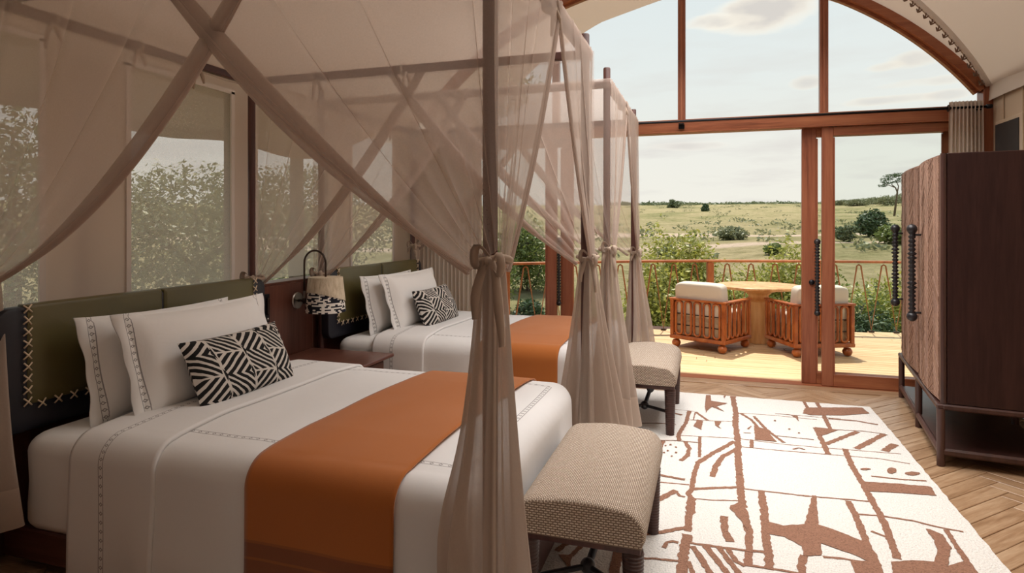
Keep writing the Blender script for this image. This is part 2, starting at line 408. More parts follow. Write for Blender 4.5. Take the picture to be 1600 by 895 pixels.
# canvas roof, open at the terrace end with a slanting scalloped edge
def roofpt(th, y, R=RR): return (RX+R*math.sin(th), y, RZ+R*math.cos(th))
TH0, TH1 = -math.radians(54.5), math.radians(54.5)
def rf(u, v):
    th = TH0+(TH1-TH0)*u; x = RX+RR*math.sin(th)
    ye = 7.0-.33*(x+.4)+.05*abs(math.sin(u*26))
    return roofpt(th, -1.65+(ye+1.65)*v, RR+.004*math.sin(v*40))
rm = MB().grid(rf, 60, 60)
roof = struct('ceiling', rm, M['roof_canvas'], 'pale canvas barrel ceiling of the tent', smooth=True)
fly = MB().grid(lambda u, v: roofpt(TH0*1.15+(TH1-TH0)*1.15*u, -2.0+10.15*v, 3.95), 40, 20)
fl2 = struct('roof_flysheet', fly, M['fly_canvas'], 'outer canvas flysheet over the tent', smooth=True)

# laced seam on the right side of the ceiling
seam = thing('ceiling_seam', 'laced canvas seam with leather ties curving over the glass front', 'seam', (1.9, 5.9, 2.9), kind='structure')
def seampt(t, dr=0.0, dy=0.0):
    x = 2.235+(.2-2.235)*t; y = 6.11-.41*(t*3.0)**.85 if t < .33 else 5.70-.25*(t-.33)
    R = RR-.015-dr; th = math.asin(min(1, (x-RX)/RR))
    return Vector((RX+R*math.sin(th), y+dy, RZ+R*math.cos(th)))
mb = MB().tube([seampt(i/60) for i in range(61)], .022, 8); mb.build('seam_roll', M['valance'], seam, smooth=True, world=True)
mb = MB().tube([seampt(i/60, 0, .045) for i in range(61)], .012, 8); mb.build('seam_cord', M['net_tie'], seam, smooth=True, world=True)
lm = None
for i in range(26):
    t = .008+i*.027
    a = seampt(t, .02); b = seampt(t+.012, .02); c_ = seampt(t, .02, .06); d_ = seampt(t+.014, .02, .06)
    m_ = MB()
    for p, q in ((a, d_), (b, c_)):
        mid = (p+q)/2+Vector((-.012, 0, -.02)); m_.tube([p, (p+mid)/2+Vector((0, 0, -.006)), mid, (q+mid)/2, q], [.004, .006, .009, .006, .004], 5)
    m_.build('leather_tie', M['leather_tie'], seam, world=True)

# right wall
wr = MB().box((XR+.03, 2.25, 1.3), (.06, 7.8, 2.6)); wall_r = struct('wall_right', wr, M['beige_wall'], 'beige canvas side wall behind the wardrobe')
MB().box((XR-.008, 5.94, 2.4), (.006, .012, .3)).build('batten', M['beige_wall'], wall_r, world=True)
for y in (5.62, 5.2, 4.2): MB().box((XR-.006, y, 1.3), (.01, .014, 2.5)).build('batten', M['beige_wall'], wall_r, world=True)
def fr(u, v):
    y = -1.6+7.82*v; return (XR-.02-.012*u+.004*math.sin(y*5), y, 2.66-.175*u-.006*math.sin(y*3))
vm = MB().grid(fr, 6, 60); v_ = vm.build('valance', M['valance'], wall_r, world=True, smooth=True)
win_r = thing('window_3', 'small dark mesh window in the right side wall above the wardrobe', 'window', (XR-.01, 5.8, 2.0), kind='structure')
MB().box((XR-.012, 5.83, 2.04), (.012, .46, .52), .003).build('window_frame', M['beige_wall'], win_r, world=True)
MB().box((XR-.02, 5.845, 2.035), (.008, .40, .47)).build('mesh_panel', M['dark_glass'], win_r, world=True)

# rear wall behind the camera
bk = MB()
bk.box(((XL+XR)/2, -1.6, 1.3), (XR-XL, .04, 2.6))
for i in range(24):
    a = XL+(XR-XL)*i/24; b = XL+(XR-XL)*(i+1)/24
    za, zb_ = (RZ+math.sqrt(max(0, RR*RR-(q-RX)**2)) for q in (a, b))
    bk.add([(a, -1.6, 2.6), (b, -1.6, 2.6), (b, -1.6, max(2.6, zb_)), (a, -1.6, max(2.6, za))], [(0, 1, 2, 3)])
struct('wall_rear', bk, M['panel_wood'], 'timber rear wall of the tent behind the viewer')

# left wall: wood panel below, canvas with mesh windows above
pan = thing('wall_left', 'timber and canvas wall behind the beds', 'wall', (XL, 3, 0), kind='structure')
ys = [-1.6, .3, 1.1, 1.85, 2.6, 3.40, 4.16, 4.95, 5.7, 6.14]
for a, b in zip(ys[:-1], ys[1:]):
    MB().box((-2.975, (a+b)/2, .51), (.05, b-a-.004, 1.02), .003).build('wood_panel', M['panel_wood'], pan, world=True)
MB().box((-3.03, 2.27, 1.03), (.16, 7.74, .022), .004).build('ledge', M['nightstand'], pan, world=True)
openings = [(-1.1, -.2), (.25, 1.05), (1.38, 2.198), (2.671, 3.472), (3.70, 4.62), (4.95, 5.75)]
zt0, zt1 = 1.05, 2.36
canv = MB()
prev = -1.6
for a, b in openings+[(6.16, 6.2)]:
    w_ = a-prev
    canv.box((XL-.01, (a+prev)/2, (zt0+2.62)/2), (.012, w_, 2.62-zt0)); prev = b
for a, b in openings: canv.box((XL-.01, (a+b)/2, (zt1+2.62)/2), (.012, b-a, 2.62-zt1))
canv.build('canvas_panel', M['wall_canvas'], pan, world=True)
top = MB().grid(lambda u, v: (XL+.02+.01*u, -1.6+7.75*v, 2.66-.17*u), 3, 30); top.build('valance', M['wall_canvas'], pan, world=True, smooth=True)
for i, (a, b) in enumerate(openings):
    wl = thing('window_%d' % (i+4), ['mesh window nearest the camera in the left wall'][0] if i == 0 else 'mesh window in the canvas wall behind the beds, %s' % ('', 'near the camera', 'behind the near bedside', 'behind the near headboard', 'between the two headboards', 'behind the far headboard')[i], 'window', (XL, (a+b)/2, 1.05), kind='structure')
    MB().box((XL-.018, (a+b)/2, (zt0+zt1)/2), (.002, b-a, zt1-zt0)).build('mesh_screen', M['screen'], wl, world=True)
    fm = MB()
    for y in (a, b): fm.box((XL+.002, y, (zt0+zt1)/2), (.012, .03, zt1-zt0))
    fm.box((XL+.002, (a+b)/2, zt1), (.012, b-a+.03, .03)); fm.build('window_border', M['valance'], wl, world=True)
    # tied-back canvas flap beside the window and its darker post seen through it
for y in (2.405, 3.585, 1.2, 4.78):
    MB().box((XL-.10, y, 1.6), (.09, .085, 3.2), .01).build('tent_post', M['dark_wood'], pan, world=True)
# awning outside
aw = MB().grid(lambda u, v: (-3.25-1.15*u, -1.5+8.2*v, 2.75-.42*u-.03*math.sin(v*30)*u), 4, 60)
aw.grid(lambda u, v: (-4.40-.02*u, -1.5+8.2*v, 2.33-.03*math.sin(v*30)-.10*u), 2, 60)
struct('awning', aw, M['awning'], 'brown canvas awning outside the mesh windows', smooth=True)

# glass front -------------------------------------------------------------
def hbar(x0, x1, z0, z1, y0=YW, d=.09, b=.006): return MB().box(((x0+x1)/2, y0+d/2, (z0+z1)/2), (x1-x0, d, z1-z0), b)
hd = thing('trim_1', 'red-brown timber header across the glass front with its mullions', 'trim', (0, YW, 2.33), kind='structure')
hbar(XL, 2.27, 2.335, 2.46, d=.12).build('header_beam', M['door_wood_h'], hd, world=True)
hbar(XL, 2.27, 2.335, 2.352, y0=YW-.012, d=.03, b=.003).build('header_lip', M['door_wood_h'], hd, world=True)
hbar(XL, 2.27, 2.446, 2.462, y0=YW-.015, d=.03, b=.003).build('header_lip', M['door_wood_h'], hd, world=True)
def arch_z(x, R=RR): return RZ+math.sqrt(max(0, R*R-(x-RX)**2))
for x in (-2.72, -1.48, -.24, .997):
    z1 = arch_z(x, RR-.07)
    hbar(x-.035, x+.035, 2.46, z1, d=.08).build('mullion', M['door_wood'], hd, world=True)
    hbar(x-.012, x+.012, 2.46, z1, y0=YW-.012, d=.02, b=.003).build('mullion_bead', M['door_wood'], hd, world=True)
for x0, x1 in ((2.20, 2.275), (-3.13, -3.06)):
    hbar(x0, x1, 0, 2.62, y0=YW-.02, d=.14).build('corner_post', M['door_wood'], hd, world=True)
am = MB()
def archbar(R0, R1, y0, y1, mat_, name):
    m_ = MB(); n = 72; vs = []
    for i in range(n+1):
        th = math.radians(-53.5+107*i/n)
        for R, y in ((R0, y0), (R1, y0), (R1, y1), (R0, y1)): vs.append(roofpt(th, y, R))
    fs = []
    for i in range(n):
        for k in range(4): fs.append((i*4+k, i*4+(k+1) % 4, (i+1)*4+(k+1) % 4, (i+1)*4+k))
    m_.add(vs, fs); return m_.build(name, mat_, hd, world=True)
archbar(RR-.075, RR-.004, YW-.02, YW+.12, M['door_wood_h'], 'arch_beam')
archbar(RR-.10, RR-.075, YW+.03, YW+.08, M['door_wood_h'], 'arch_stop')
# glass of the arch window, one pane per bay
wn_ = thing('window_1', 'arched clear window above the sliding doors', 'window', (0, YW, 2.46), kind='structure')
xs = [-3.04, -2.72, -1.48, -.24, .997, 2.2]
for a, b in zip(xs[:-1], xs[1:]):
    n = 12; vs = []
    for i in range(n+1):
        x = a+(b-a)*i/n; vs += [(x, YW+.055, 2.46), (x, YW+.055, max(2.47, arch_z(x, RR-.09)))]
    MB().add(vs, [(2*i, 2*i+2, 2*i+3, 2*i+1) for i in range(n)]).build('glass_pane', M['glass'], wn_, world=True)

def leaf(name, label, x0, x1, y, open_w0, open_w1, handle=None, hy=-1, lock=None):
    """a sliding leaf: two stiles, two rails, one pane"""
    r = thing(name, label, 'sliding door', ((x0+x1)/2, y, 0), kind='structure')
    z0, z1 = .004, 2.335; d = .05
    MB().box((x0+open_w0/2, y, (z0+z1)/2), (open_w0, d, z1-z0), .004).build('stile', M['door_wood'], r, world=True)
    MB().box((x1-open_w1/2, y, (z0+z1)/2), (open_w1, d, z1-z0), .004).build('stile', M['door_wood'], r, world=True)
    a, b = x0+open_w0, x1-open_w1
    MB().box(((a+b)/2, y, z0+.055), (b-a, d-.004, .11), .004).build('bottom_rail', M['door_wood_h'], r, world=True)
    MB().box(((a+b)/2, y, z1-.04), (b-a, d-.004, .08), .004).build('top_rail', M['door_wood_h'], r, world=True)
    MB().box(((a+b)/2, y, (z0+z1)/2), (b-a+.01, .008, z1-z0-.15)).build('glass_pane', M['glass'], r, world=True)
    for sx in (a+.006, b-.006): MB().box((sx, y-.02, (z0+z1)/2), (.012, .012, z1-z0-.19)).build('glazing_bead', M['door_wood'], r, world=True)
    if handle:
        h = MB()
        z = .67
        prof = []
        k = 0
        while z < 1.29:
            prof += [(.012, z), (.024, z+.014), (.012, z+.028)]; z += .029; k += 1
        h.lathe(prof, (handle, y-.075, 0), 10)
        for zz in (.68, 1.28): h.tube([(handle, y-.075, zz), (handle, y-.02, zz)], .008, 8)
        h.sphere((handle, y-.075, 1.30), .029, 10, 8).sphere((handle, y-.075, .655), .027, 10, 8)
        h.build('beaded_handle', M['beads'], r, world=True, smooth=True)
    if lock:
        MB().lathe([(.001, -.02), (.024, -.018), (.024, .012), (.001, .014)], (lock, y-.03, .93), 14, Matrix.Rotation(PI/2, 3, 'X')).build('round_lock', M['black_metal'], r, world=True, smooth=True)
    return r
leaf('door_1', 'sliding glass door leaf at right with a wide clear pane', .982, 2.20, YW+.045, .093, .06)
leaf('door_2', 'sliding glass door leaf slid behind the right leaf, beaded black handle on its stile', .824, 2.02, YW+.105, .121, .08, handle=.945, lock=.905)
leaf('door_3', 'sliding glass door leaf at left behind the beds', -3.06, -1.472, YW+.045, .06, .107)
leaf('door_4', 'sliding glass door leaf slid open behind the left leaf, beaded black handle', -2.9, -1.313, YW+.105, .08, .119, handle=-1.45)
trk = MB().box((-.43, YW+.075, -.004), (5.4, .15, .012)); struct('trim_2', trk, M['door_wood_h'], 'flat timber sill track under the sliding doors')

# curtain rod and the two linen curtains of the glass front
rod = thing('curtain_rod', 'thin black curtain rod along the timber header', 'rod', (0, YW-.09, 2.42))
MB().tube([(-3.0, YW-.09, 2.432), (2.2, YW-.09, 2.432)], .011, 10).build('rod', M['black_metal'], rod, world=True, smooth=True)
for x in (-2.2, -.24, 2.14):
    MB().box((x, YW-.05, 2.41), (.05, .08, .012), .003).box((x, YW-.018, 2.395), (.055, .012, .05), .003).build('rod_bracket', M['black_metal'], rod, world=True)
for x in (-3.0, 2.215): MB().lathe([(.018, -.02), (.02, 0), (.018, .02)], (x, YW-.09, 2.432), 12, Matrix.Rotation(PI/2, 3, 'Y')).build('rod_end', M['black_metal'], rod, world=True, smooth=True)
def pleated(name, label, x0, x1, nf, amp, y, z0, z1, flare):
    r = thing(name, label, 'curtain', ((x0+x1)/2, y, z0), group=None)
    def f(u, v):
        k = 1-v
        x = x0+(x1-x0)*u; z = z0+(z1-z0)*v
        x += flare*k*(u-.5)+.006*math.sin(9*v+u*20)*k
        a = amp*(1+.25*math.sin(u*9+2))
        yy = y+a*math.sin(2*PI*nf*u+.5*math.sin(3*v+u*6)*k)
        if v > .985: yy = y+a*.8*math.sin(2*PI*nf*u)
        return (x, yy, z)
    MB().grid(f, nf*12, 30).build('curtain_cloth', M['drape'], r, world=True, smooth=True)
    return r
cr_ = pleated('window_curtain', 'gathered beige linen curtain behind the wardrobe at the right end of the rod', 1.93, 2.175, 9, .018, YW-.09, .02, 2.485, .04)
MB().tube([(1.925+.0*math.cos(a), YW-.09+.024*math.cos(a), 2.432+.024*math.sin(a)) for a in [2*PI*k/14 for k in range(14)]], .006, 6, closed=True).build('eyelet', M['bronze'], cr_, world=True, smooth=True)
pleated('window_curtain', 'gathered beige linen curtain in the corner beyond the far headboard', -3.02, -2.25, 17, .03, YW-.095, .02, 2.485, .03)

# ---------------------------------------------------------------- deck
RAILP = [(-3.9, 6.55), (-2.52, 7.57), (-.89, 8.70), (-.05, 9.06), (1.21, 9.38), (2.4, 9.52), (4.2, 9.62)]
def rail_y(x):
    for (a, ya), (b, yb) in zip(RAILP[:-1], RAILP[1:]):
        if x <= b: return ya+(yb-ya)*(x-a)/(b-a)
    return RAILP[-1][1]
def rail_x(y):
    for (a, ya), (b, yb) in zip(RAILP[:-1], RAILP[1:]):
        if ya <= y <= yb: return a+(b-a)*(y-ya)/(yb-ya)
    return -3.9 if y < RAILP[0][1] else 4.2
deck = thing('deck', 'sunlit timber terrace deck outside the glass front', 'deck', (0, 7.5, 0), kind='structure')
y = YW+.17
while y < 9.66:
    x0 = rail_x(y)-.08; x1 = 4.2
    xj = x0
    while xj < x1-.05:
        ln = min(x1-xj, random.uniform(2.2, 3.6))
        if x1-xj-ln < .5: ln = x1-xj
        MB().box((0, 0, 0), (ln-.004, .094, .028), .003).build('deck_board', M['deck'], deck, loc=(xj+ln/2, y+.05-7.5, -.018+random.uniform(-.001, .001)))
        xj += ln
    y += .102
MB().box((.2, 7.9, -.12), (8, 3.4, .10)).build('deck_frame', M['dark_wood_x'], deck, world=True)
for x in (-2.4, 0, 2.4): MB().box((x, 7.8, -1.0), (.14, .14, 1.9)).build('deck_stilt', M['rail_wood'], deck, world=True)
found = MB().box((-.4, 2.25, -1.1), (5.6, 8.0, 2.1)); struct('platform_base', found, M['dark_wood_x'], 'raised timber platform under the tent')

rail = thing('terrace_railing', 'terrace railing with a timber handrail and zigzag copper ropes', 'railing', (0, 9.06, 0))
for (a, ya), (b, yb) in zip(RAILP[:-1], RAILP[1:]):
    ln = math.hypot(b-a, yb-ya); an = math.atan2(yb-ya, b-a)
    MB().box(((a+b)/2, (ya+yb)/2, .955), (ln+.02, .10, .032), .006, rotz(an)).build('handrail', M['rail_wood'], rail, world=True)
for x in (-2.47, -.93, .03, 1.43, 3.1):
    MB().box((x, rail_y(x), .46), (.085, .085, .95), .006, rotz(.3)).build('rail_post', M['rail_wood'], rail, world=True)
for x0, x1, n in ((-3.8, -2.55, 5), (-2.40, -1.0, 5), (-.86, -.04, 3), (.10, 1.36, 4), (1.50, 3.03, 5)):
    pts = []
    for i in range(n):
        for q, z in ((0, .03), (.42, .90), (.5, .915), (.58, .90)):
            x = x0+(x1-x0)*(i+q)/n; pts.append((x, rail_y(x), z))
    pts.append((x1, rail_y(x1), .03))
    MB().tube(pts, .011, 6).build('zigzag_rope', M['copper_rope'], rail, world=True)
    ft = MB()
    for i in range(n+1):
        x = x0+(x1-x0)*i/n; ft.box((x, rail_y(x)-.005, .012), (.07, .03, .024), .004)
    ft.build('rope_anchor', M['bronze'], rail, world=True)['kind'] = 'stuff'

# ================================================================ RUG
def pile(name, col, var):
    m, t, b = new_mat(name)
    v = coord(t); n = nd(t, 'ShaderNodeTexNoise', in_Scale=150.0, in_Detail=4.0, in_Roughness=.7); link(t, v, n.inputs['Vector'])
    r = ramp_node(t, n.outputs['Fac'], [(.28, tuple(c*(1-var*1.6) for c in col)), (.45, tuple(c*(1-.1*var) for c in col)), (.7, tuple(min(1, c*(1+var*.6)) for c in col))])
    link(t, r.outputs[0], b.inputs['Base Color']); b.inputs['Roughness'].default_value = .95; b.inputs['Specular IOR Level'].default_value = .1
    n2 = nd(t, 'ShaderNodeTexNoise', in_Scale=90.0, in_Detail=5.0); link(t, v, n2.inputs['Vector'])
    bp = nd(t, 'ShaderNodeBump', in_Strength=1.0, in_Distance=.01); link(t, n2.outputs['Fac'], bp.inputs['Height']); link(t, bp.outputs[0], b.inputs['Normal'])
    return m
M['pile_white'] = pile('rug_pile_cream', (.80, .77, .72), .26)
M['pile_brown'] = pile('rug_pile_brown', (.31, .165, .11), .4)
rug = thing('rug', 'large cream pile rug with an abstract brown line pattern on the oak floor', 'rug', (-.1, 3.3, 0))
RX0, RX1, RY0, RY1 = -1.75, 1.20, 1.15, 5.54
def rugb():
    nx, ny = 60, 90
    def f(u, v):
        x = RX0+(RX1-RX0)*u; y = RY0+(RY1-RY0)*v
        if u in (0, 1): x += random.uniform(-.004, .004)
        if v in (0, 1): y += random.uniform(-.004, .004)
        return (x+.02*(y-3.3)*.6*u, y, .0135)
    m_ = MB().grid(f, nx, ny)
    ring = [i for i in range(nx+1)]+[(j+1)*(nx+1)-1 for j in range(1, ny+1)]+[ny*(nx+1)+i for i in range(nx-1, -1, -1)]+[j*(nx+1) for j in range(ny-1, 0, -1)]
    lowv = [(m_.v[i][0], m_.v[i][1], .0005) for i in ring]; b0 = len(m_.v); n = len(ring)
    m_.v += lowv; m_.uv += [(0, 0)]*n
    m_.f += [(ring[k], ring[(k+1) % n], b0+(k+1) % n, b0+k) for k in range(n)]
    return m_
rugb().build('pile', M['pile_white'], rug, world=True)
def rp(cx, cy): return on_floor(850+cx/2.1333, 600+cy/2.1333, .015)
rl = MB(); rnd = random.Random(3)
ZC = [.0142]
def rline(pts, wd):
    ZC[0] += .00003
    P = [Vector(rp(*p)).to_2d() for p in pts]; Q = []
    for a, b in zip(P[:-1], P[1:]):
        n = max(1, int((b-a).length/.018))
        Q += [a.lerp(b, i/n) for i in range(n)]
    Q.append(P[-1]); vs = []
    for i, q in enumerate(Q):
        d = (Q[min(i+1, len(Q)-1)]-Q[max(i-1, 0)]).normalized(); n = Vector((-d.y, d.x))
        for s in (1, -1):
            k = wd*.41*rnd.uniform(.78, 1.2)+rnd.uniform(-.002, .002); vs.append((q.x+n.x*k*s, q.y+n.y*k*s, ZC[0]))
    rl.add(vs, [(2*i, 2*i+2, 2*i+3, 2*i+1) for i in range(len(Q)-1)])
def rpoly(pts):
    ZC[0] += .00003
    P = [Vector(rp(*p)).to_2d() for p in pts]; Q = []
    for a, b in zip(P, P[1:]+P[:1]):
        n = max(1, int((b-a).length/.02))
        for i in range(n):
            q = a.lerp(b, i/n); Q.append((q.x+rnd.uniform(-.003, .003), q.y+rnd.uniform(-.003, .003)))
    bm = bmesh.new(); vs = [bm.verts.new((x, y, ZC[0])) for x, y in Q]; bm.faces.new(vs)
    bmesh.ops.triangulate(bm, faces=bm.faces[:]); bm.verts.index_update()
    rl.add([v.co for v in bm.verts], [tuple(v.index for v in f.verts) for f in bm.faces]); bm.free()
def blob(cx, cy, rx, ry): rpoly([(cx+rx*math.cos(k*PI/6), cy+ry*math.sin(k*PI/6)) for k in range(12)])
for pts, wd in (
 ([(340, 322), (400, 327), (485, 335)], .016), ([(630, 40), (634, 70), (640, 95), (638, 130), (645, 180), (648, 260), (655, 350), (663, 410)], .05), ([(668, 430), (684, 500), (683, 560), (678, 602)], .045),
 ([(640, 95), (760, 103), (910, 118)], .012), ([(485, 88), (472, 130), (448, 168), (450, 190)], .035), ([(450, 170), (640, 180), (800, 200), (950, 213), (1190, 232)], .012),
 ([(655, 208), (780, 220), (1000, 238), (1120, 248), (1220, 265)], .014), ([(400, 80), (500, 90)], .01), ([(475, 118), (640, 125)], .012), ([(505, 92), (545, 120)], .03), ([(505, 92), (498, 118)], .012),
 ([(520, 175), (518, 243)], .026), ([(512, 262), (500, 300), (492, 345)], .033), ([(498, 345), (480, 365), (492, 380)], .035), ([(492, 378), (486, 430)], .055), ([(484, 425), (478, 490)], .045), ([(478, 500), (466, 560), (458, 640)], .055),
 ([(512, 262), (560, 232), (635, 190)], .042), ([(560, 308), (572, 275), (596, 240), (640, 217)], .042), ([(488, 350), (560, 346), (655, 343)], .036), ([(490, 380), (560, 386), (650, 388)], .013),
 ([(655, 347), (870, 372), (1085, 390)], .017), ([(725, 355), (733, 420), (738, 500), (748, 560), (752, 618)], .045), ([(903, 372), (898, 400)], .03),
 ([(930, 575), (990, 580), (1060, 592)], .02), ([(866, 570), (857, 600), (864, 640)], .04), ([(1003, 215), (1025, 270), (1070, 345), (1112, 420), (1142, 480), (1178, 582)], .042),
 ([(1012, 388), (1045, 450), (1075, 530), (1110, 600), (1125, 640)], .04), ([(1045, 433), (1118, 438), (1230, 455), (1310, 475), (1398, 492)], .019), ([(1090, 490), (1145, 510)], .024),
 ([(1090, 306), (1200, 318), (1275, 322)], .02), ([(905, 145), (930, 195), (947, 234)], .042), ([(938, 200), (1045, 158)], .045), ([(1040, 215), (1135, 166)], .05), ([(1135, 223), (1170, 200)], .055),
 ([(975, 152), (1060, 156), (1138, 166)], .012), ([(910, 62), (930, 100), (955, 150)], .036), ([(866, 58), (880, 82)], .03), ([(948, 115), (1040, 122), (1113, 135)], .03), ([(700, 107), (740, 150), (800, 195)], .028), ([(655, 97), (690, 118), (712, 142)], .028),
 ([(470, 190), (484, 215), (478, 238), (455, 255)], .034), ([(325, 415), (380, 385), (440, 354)], .045), ([(440, 356), (452, 372), (470, 376)], .018), ([(330, 500), (400, 492), (445, 482), (478, 480)], .034), ([(262, 578), (360, 581), (455, 590)], .02),
 ([(398, 545), (410, 527), (430, 524), (448, 528)], .026), ([(480, 528), (600, 545), (672, 554), (745, 560)], .022), ([(495, 540), (530, 590), (560, 640)], .036), ([(535, 535), (575, 585), (620, 640)], .036), ([(578, 540), (615, 585), (655, 640)], .034), ([(610, 545), (640, 590), (672, 606)], .03),
 ([(480, 590), (500, 640)], .03), ([(600, 440), (602, 485), (620, 525)], .045), ([(670, 602), (745, 612), (860, 632)], .018), ([(1340, 485), (1375, 540), (1410, 590), (1445, 640)], .03), ([(640, 215), (650, 300)], .035),
 ([(320, 130), (380, 130), (440, 135)], .016), ([(420, 93), (460, 103)], .03), ([(665, 162), (690, 163)], .012), ([(692, 185), (692, 212)], .028), ([(775, 172), (900, 185)], .012), ([(830, 217), (850, 212), (870, 218)], .016), ([(380, 187), (440, 188), (520, 195)], .014), ([(360, 296), (400, 306), (470, 318)], .03),
 ([(680, 150), (690, 140)], .014), ([(770, 98), (990, 116)], .009)): rline(pts, wd)
rpoly([(893, 372), (908, 372), (915, 472), (868, 472)])
rpoly([(742, 458), (800, 472), (870, 466), (915, 468), (980, 490), (1065, 525), (1105, 590), (1120, 640), (1040, 640), (1020, 590), (1075, 588), (1050, 575), (980, 550), (922, 530), (928, 560), (925, 572), (865, 572), (860, 540), (800, 508), (745, 498)])
rpoly([(1068, 325), (1180, 332), (1290, 342), (1308, 372), (1180, 362), (1080, 358)])
blob(1158, 288, 17, 10); blob(1228, 298, 25, 6); blob(1072, 283, 18, 3.5)
rpoly([(902, 143), (960, 150), (985, 152), (925, 172)])
rpoly([(868, 82), (882, 78), (1060, 78), (1085, 98), (1000, 104), (890, 103), (862, 97)])
rpoly([(700, 138), (742, 152), (775, 192), (703, 185)])
rpoly([(540, 37), (555, 37), (558, 56), (612, 64), (575, 74), (602, 92), (560, 76), (548, 84), (540, 95), (536, 72)])
rpoly([(512, 118), (530, 124), (524, 152), (498, 140)]); rpoly([(568, 122), (592, 124), (582, 140), (592, 150), (570, 138)])
rpoly([(372, 187), (405, 190), (388, 225), (375, 292), (362, 300), (355, 300)])
rpoly([(660, 390), (622, 405), (620, 415), (655, 452), (680, 490), (682, 430)])
rpoly([(1155, 592), (1230, 588), (1302, 592), (1312, 560), (1300, 520), (1270, 482), (1290, 486), (1330, 502), (1357, 545), (1345, 607), (1405, 588), (1455, 640), (1165, 640)])
rpoly([(235, 530), (268, 540), (250, 640), (215, 640)]); rpoly([(48, 568), (95, 570), (85, 615), (62, 590)])
rpoly([(820, 103), (845, 106), (850, 125), (838, 112)]); rpoly([(598, 40), (606, 38), (600, 48)])
for cx, cy in ((405, 205), (422, 202), (412, 222), (400, 228), (440, 210), (425, 240), (440, 228), (818, 150), (850, 163), (770, 122)): blob(cx, cy, 4, 2)
# the pattern goes on, mirrored, over the part of the rug that lies under the beds
_v, _f = list(rl.v), list(rl.f)
for f_ in _f:
    q_ = [(-.62-_v[i][0], _v[i][1]-.0, _v[i][2]-.0003) for i in f_]
    if all(RX0+.03 < p[0] < -.50 for p in q_): rl.add(q_, [tuple(range(len(q_)))[::-1]])
o = rl.build('woven_pattern', M['pile_brown'], rug, world=True); tag(o, 'brown line pattern in the pile', kind='stuff')

# ================================================================ BEDS
X0, X1, Y0, Y1 = -2.888, -.65, 1.834, 3.410        # post centres of the near bed
DY = 2.354
def make_bed(label):
    r = thing('canopy_bed', label, 'bed', (-1.77, 2.62, 0))
    def post(x, y):
        m_ = MB().lathe([(.024, 0), (.024, 2.505), (.021, 2.512)], (x, y, 0), 16)
        p = m_.build('post', M['dark_wood'], r, world=True, smooth=True, angle=ANG)
    for x in (X0, X1):
        for y in (Y0, Y1): post(x, y)
    ZR = 2.40
    for y in (Y0, Y1): MB().box(((X0+X1)/2, y, ZR), (X1-X0-.04, .036, .046), .005).build('canopy_rail', M['dark_wood_x'], r, world=True)
    for x in (X0, X1): MB().box((x, (Y0+Y1)/2, ZR), (.036, Y1-Y0-.04, .046), .005).build('canopy_rail', M['dark_wood_x'], r, world=True)
    MB().box((-1.79, 2.622, .11), (2.06, 1.48, .12), .01).build('platform', M['dark_wood_x'], r, world=True)
    for y in (Y0+.052, Y1-.052): MB().box(((X0+X1)/2, y, .11), (X1-X0-.04, .03, .13), .006).build('side_rail', M['dark_wood_x'], r, world=True)
    MB().box((X1-.01, 2.622, .11), (.03, Y1-Y0-.04, .13), .006).build('foot_rail', M['dark_wood_x'], r, world=True)
    return r
bed1 = make_bed('dark timber four-poster bed nearest the camera, hung with sheer nets')
bed2 = copy_tree(bed1, (-1.77, 2.62+DY, 0), label='dark timber four-poster bed beyond the bedside table, close to the glass doors')

def cloth_over(x0, x1, y0, y1, r, zt, drop, nx, ny, off=0.0, puff=0.0, wr=.004, foot=True, seed=0, drop_far=None, x_open_head=True, ze=0.0):
    """x0..x1, y0..y1: outer faces of the box the cloth lies on; falls over both long sides (and the foot)"""
    r = r+off; y0 -= off; y1 += off; zt += off
    cx1 = x1-r+(off if foot else 0) if foot else x1; cy0, cy1 = y0+r, y1-r
    A = r*PI/2; Lm = A+drop
    def f(u, v):
        xx = x0+(cx1+(Lm if foot else 0)-x0)*u if foot else x0+(x1-x0)*u
        yy = (cy0-Lm)+(cy1-cy0+2*Lm)*v
        px = min(xx, cx1) if foot else xx; py = min(max(yy, cy0), cy1)
        ex, ey = xx-px, yy-py; Ld = math.hypot(ex, ey)
        q = mn.noise(Vector((xx*2.2+seed, yy*2.2, 3.1+seed)))
        q2 = mn.noise(Vector((xx*6+seed, yy*3, 1.7)))
        if Ld < 1e-6:
            dd = min(py-cy0, cy1-py, (cx1-px) if foot else 9)
            k = min(1, dd/.25)
            return (px, py, zt+puff*(k**.6)+wr*2*q+wr*q2)
        nx_, ny_ = ex/Ld, ey/Ld
        Lc = min(Ld, Lm)
        if Lc < A: h = r*math.sin(Lc/r); z = zt-r+r*math.cos(Lc/r)
        else: h = r; z = zt-r-(Lc-A)
        k = max(0, min(1, (Lc-A*.5)/.35))
        h += wr*1.5*q*k+k*.007*math.sin((xx*ny_*ny_+yy*nx_*nx_)*9+seed+q*3)
        z = max(z, ze)
        return (px+nx_*h, py+ny_*h, z+wr*(1-k)*q)
    return MB().grid(f, nx, ny)

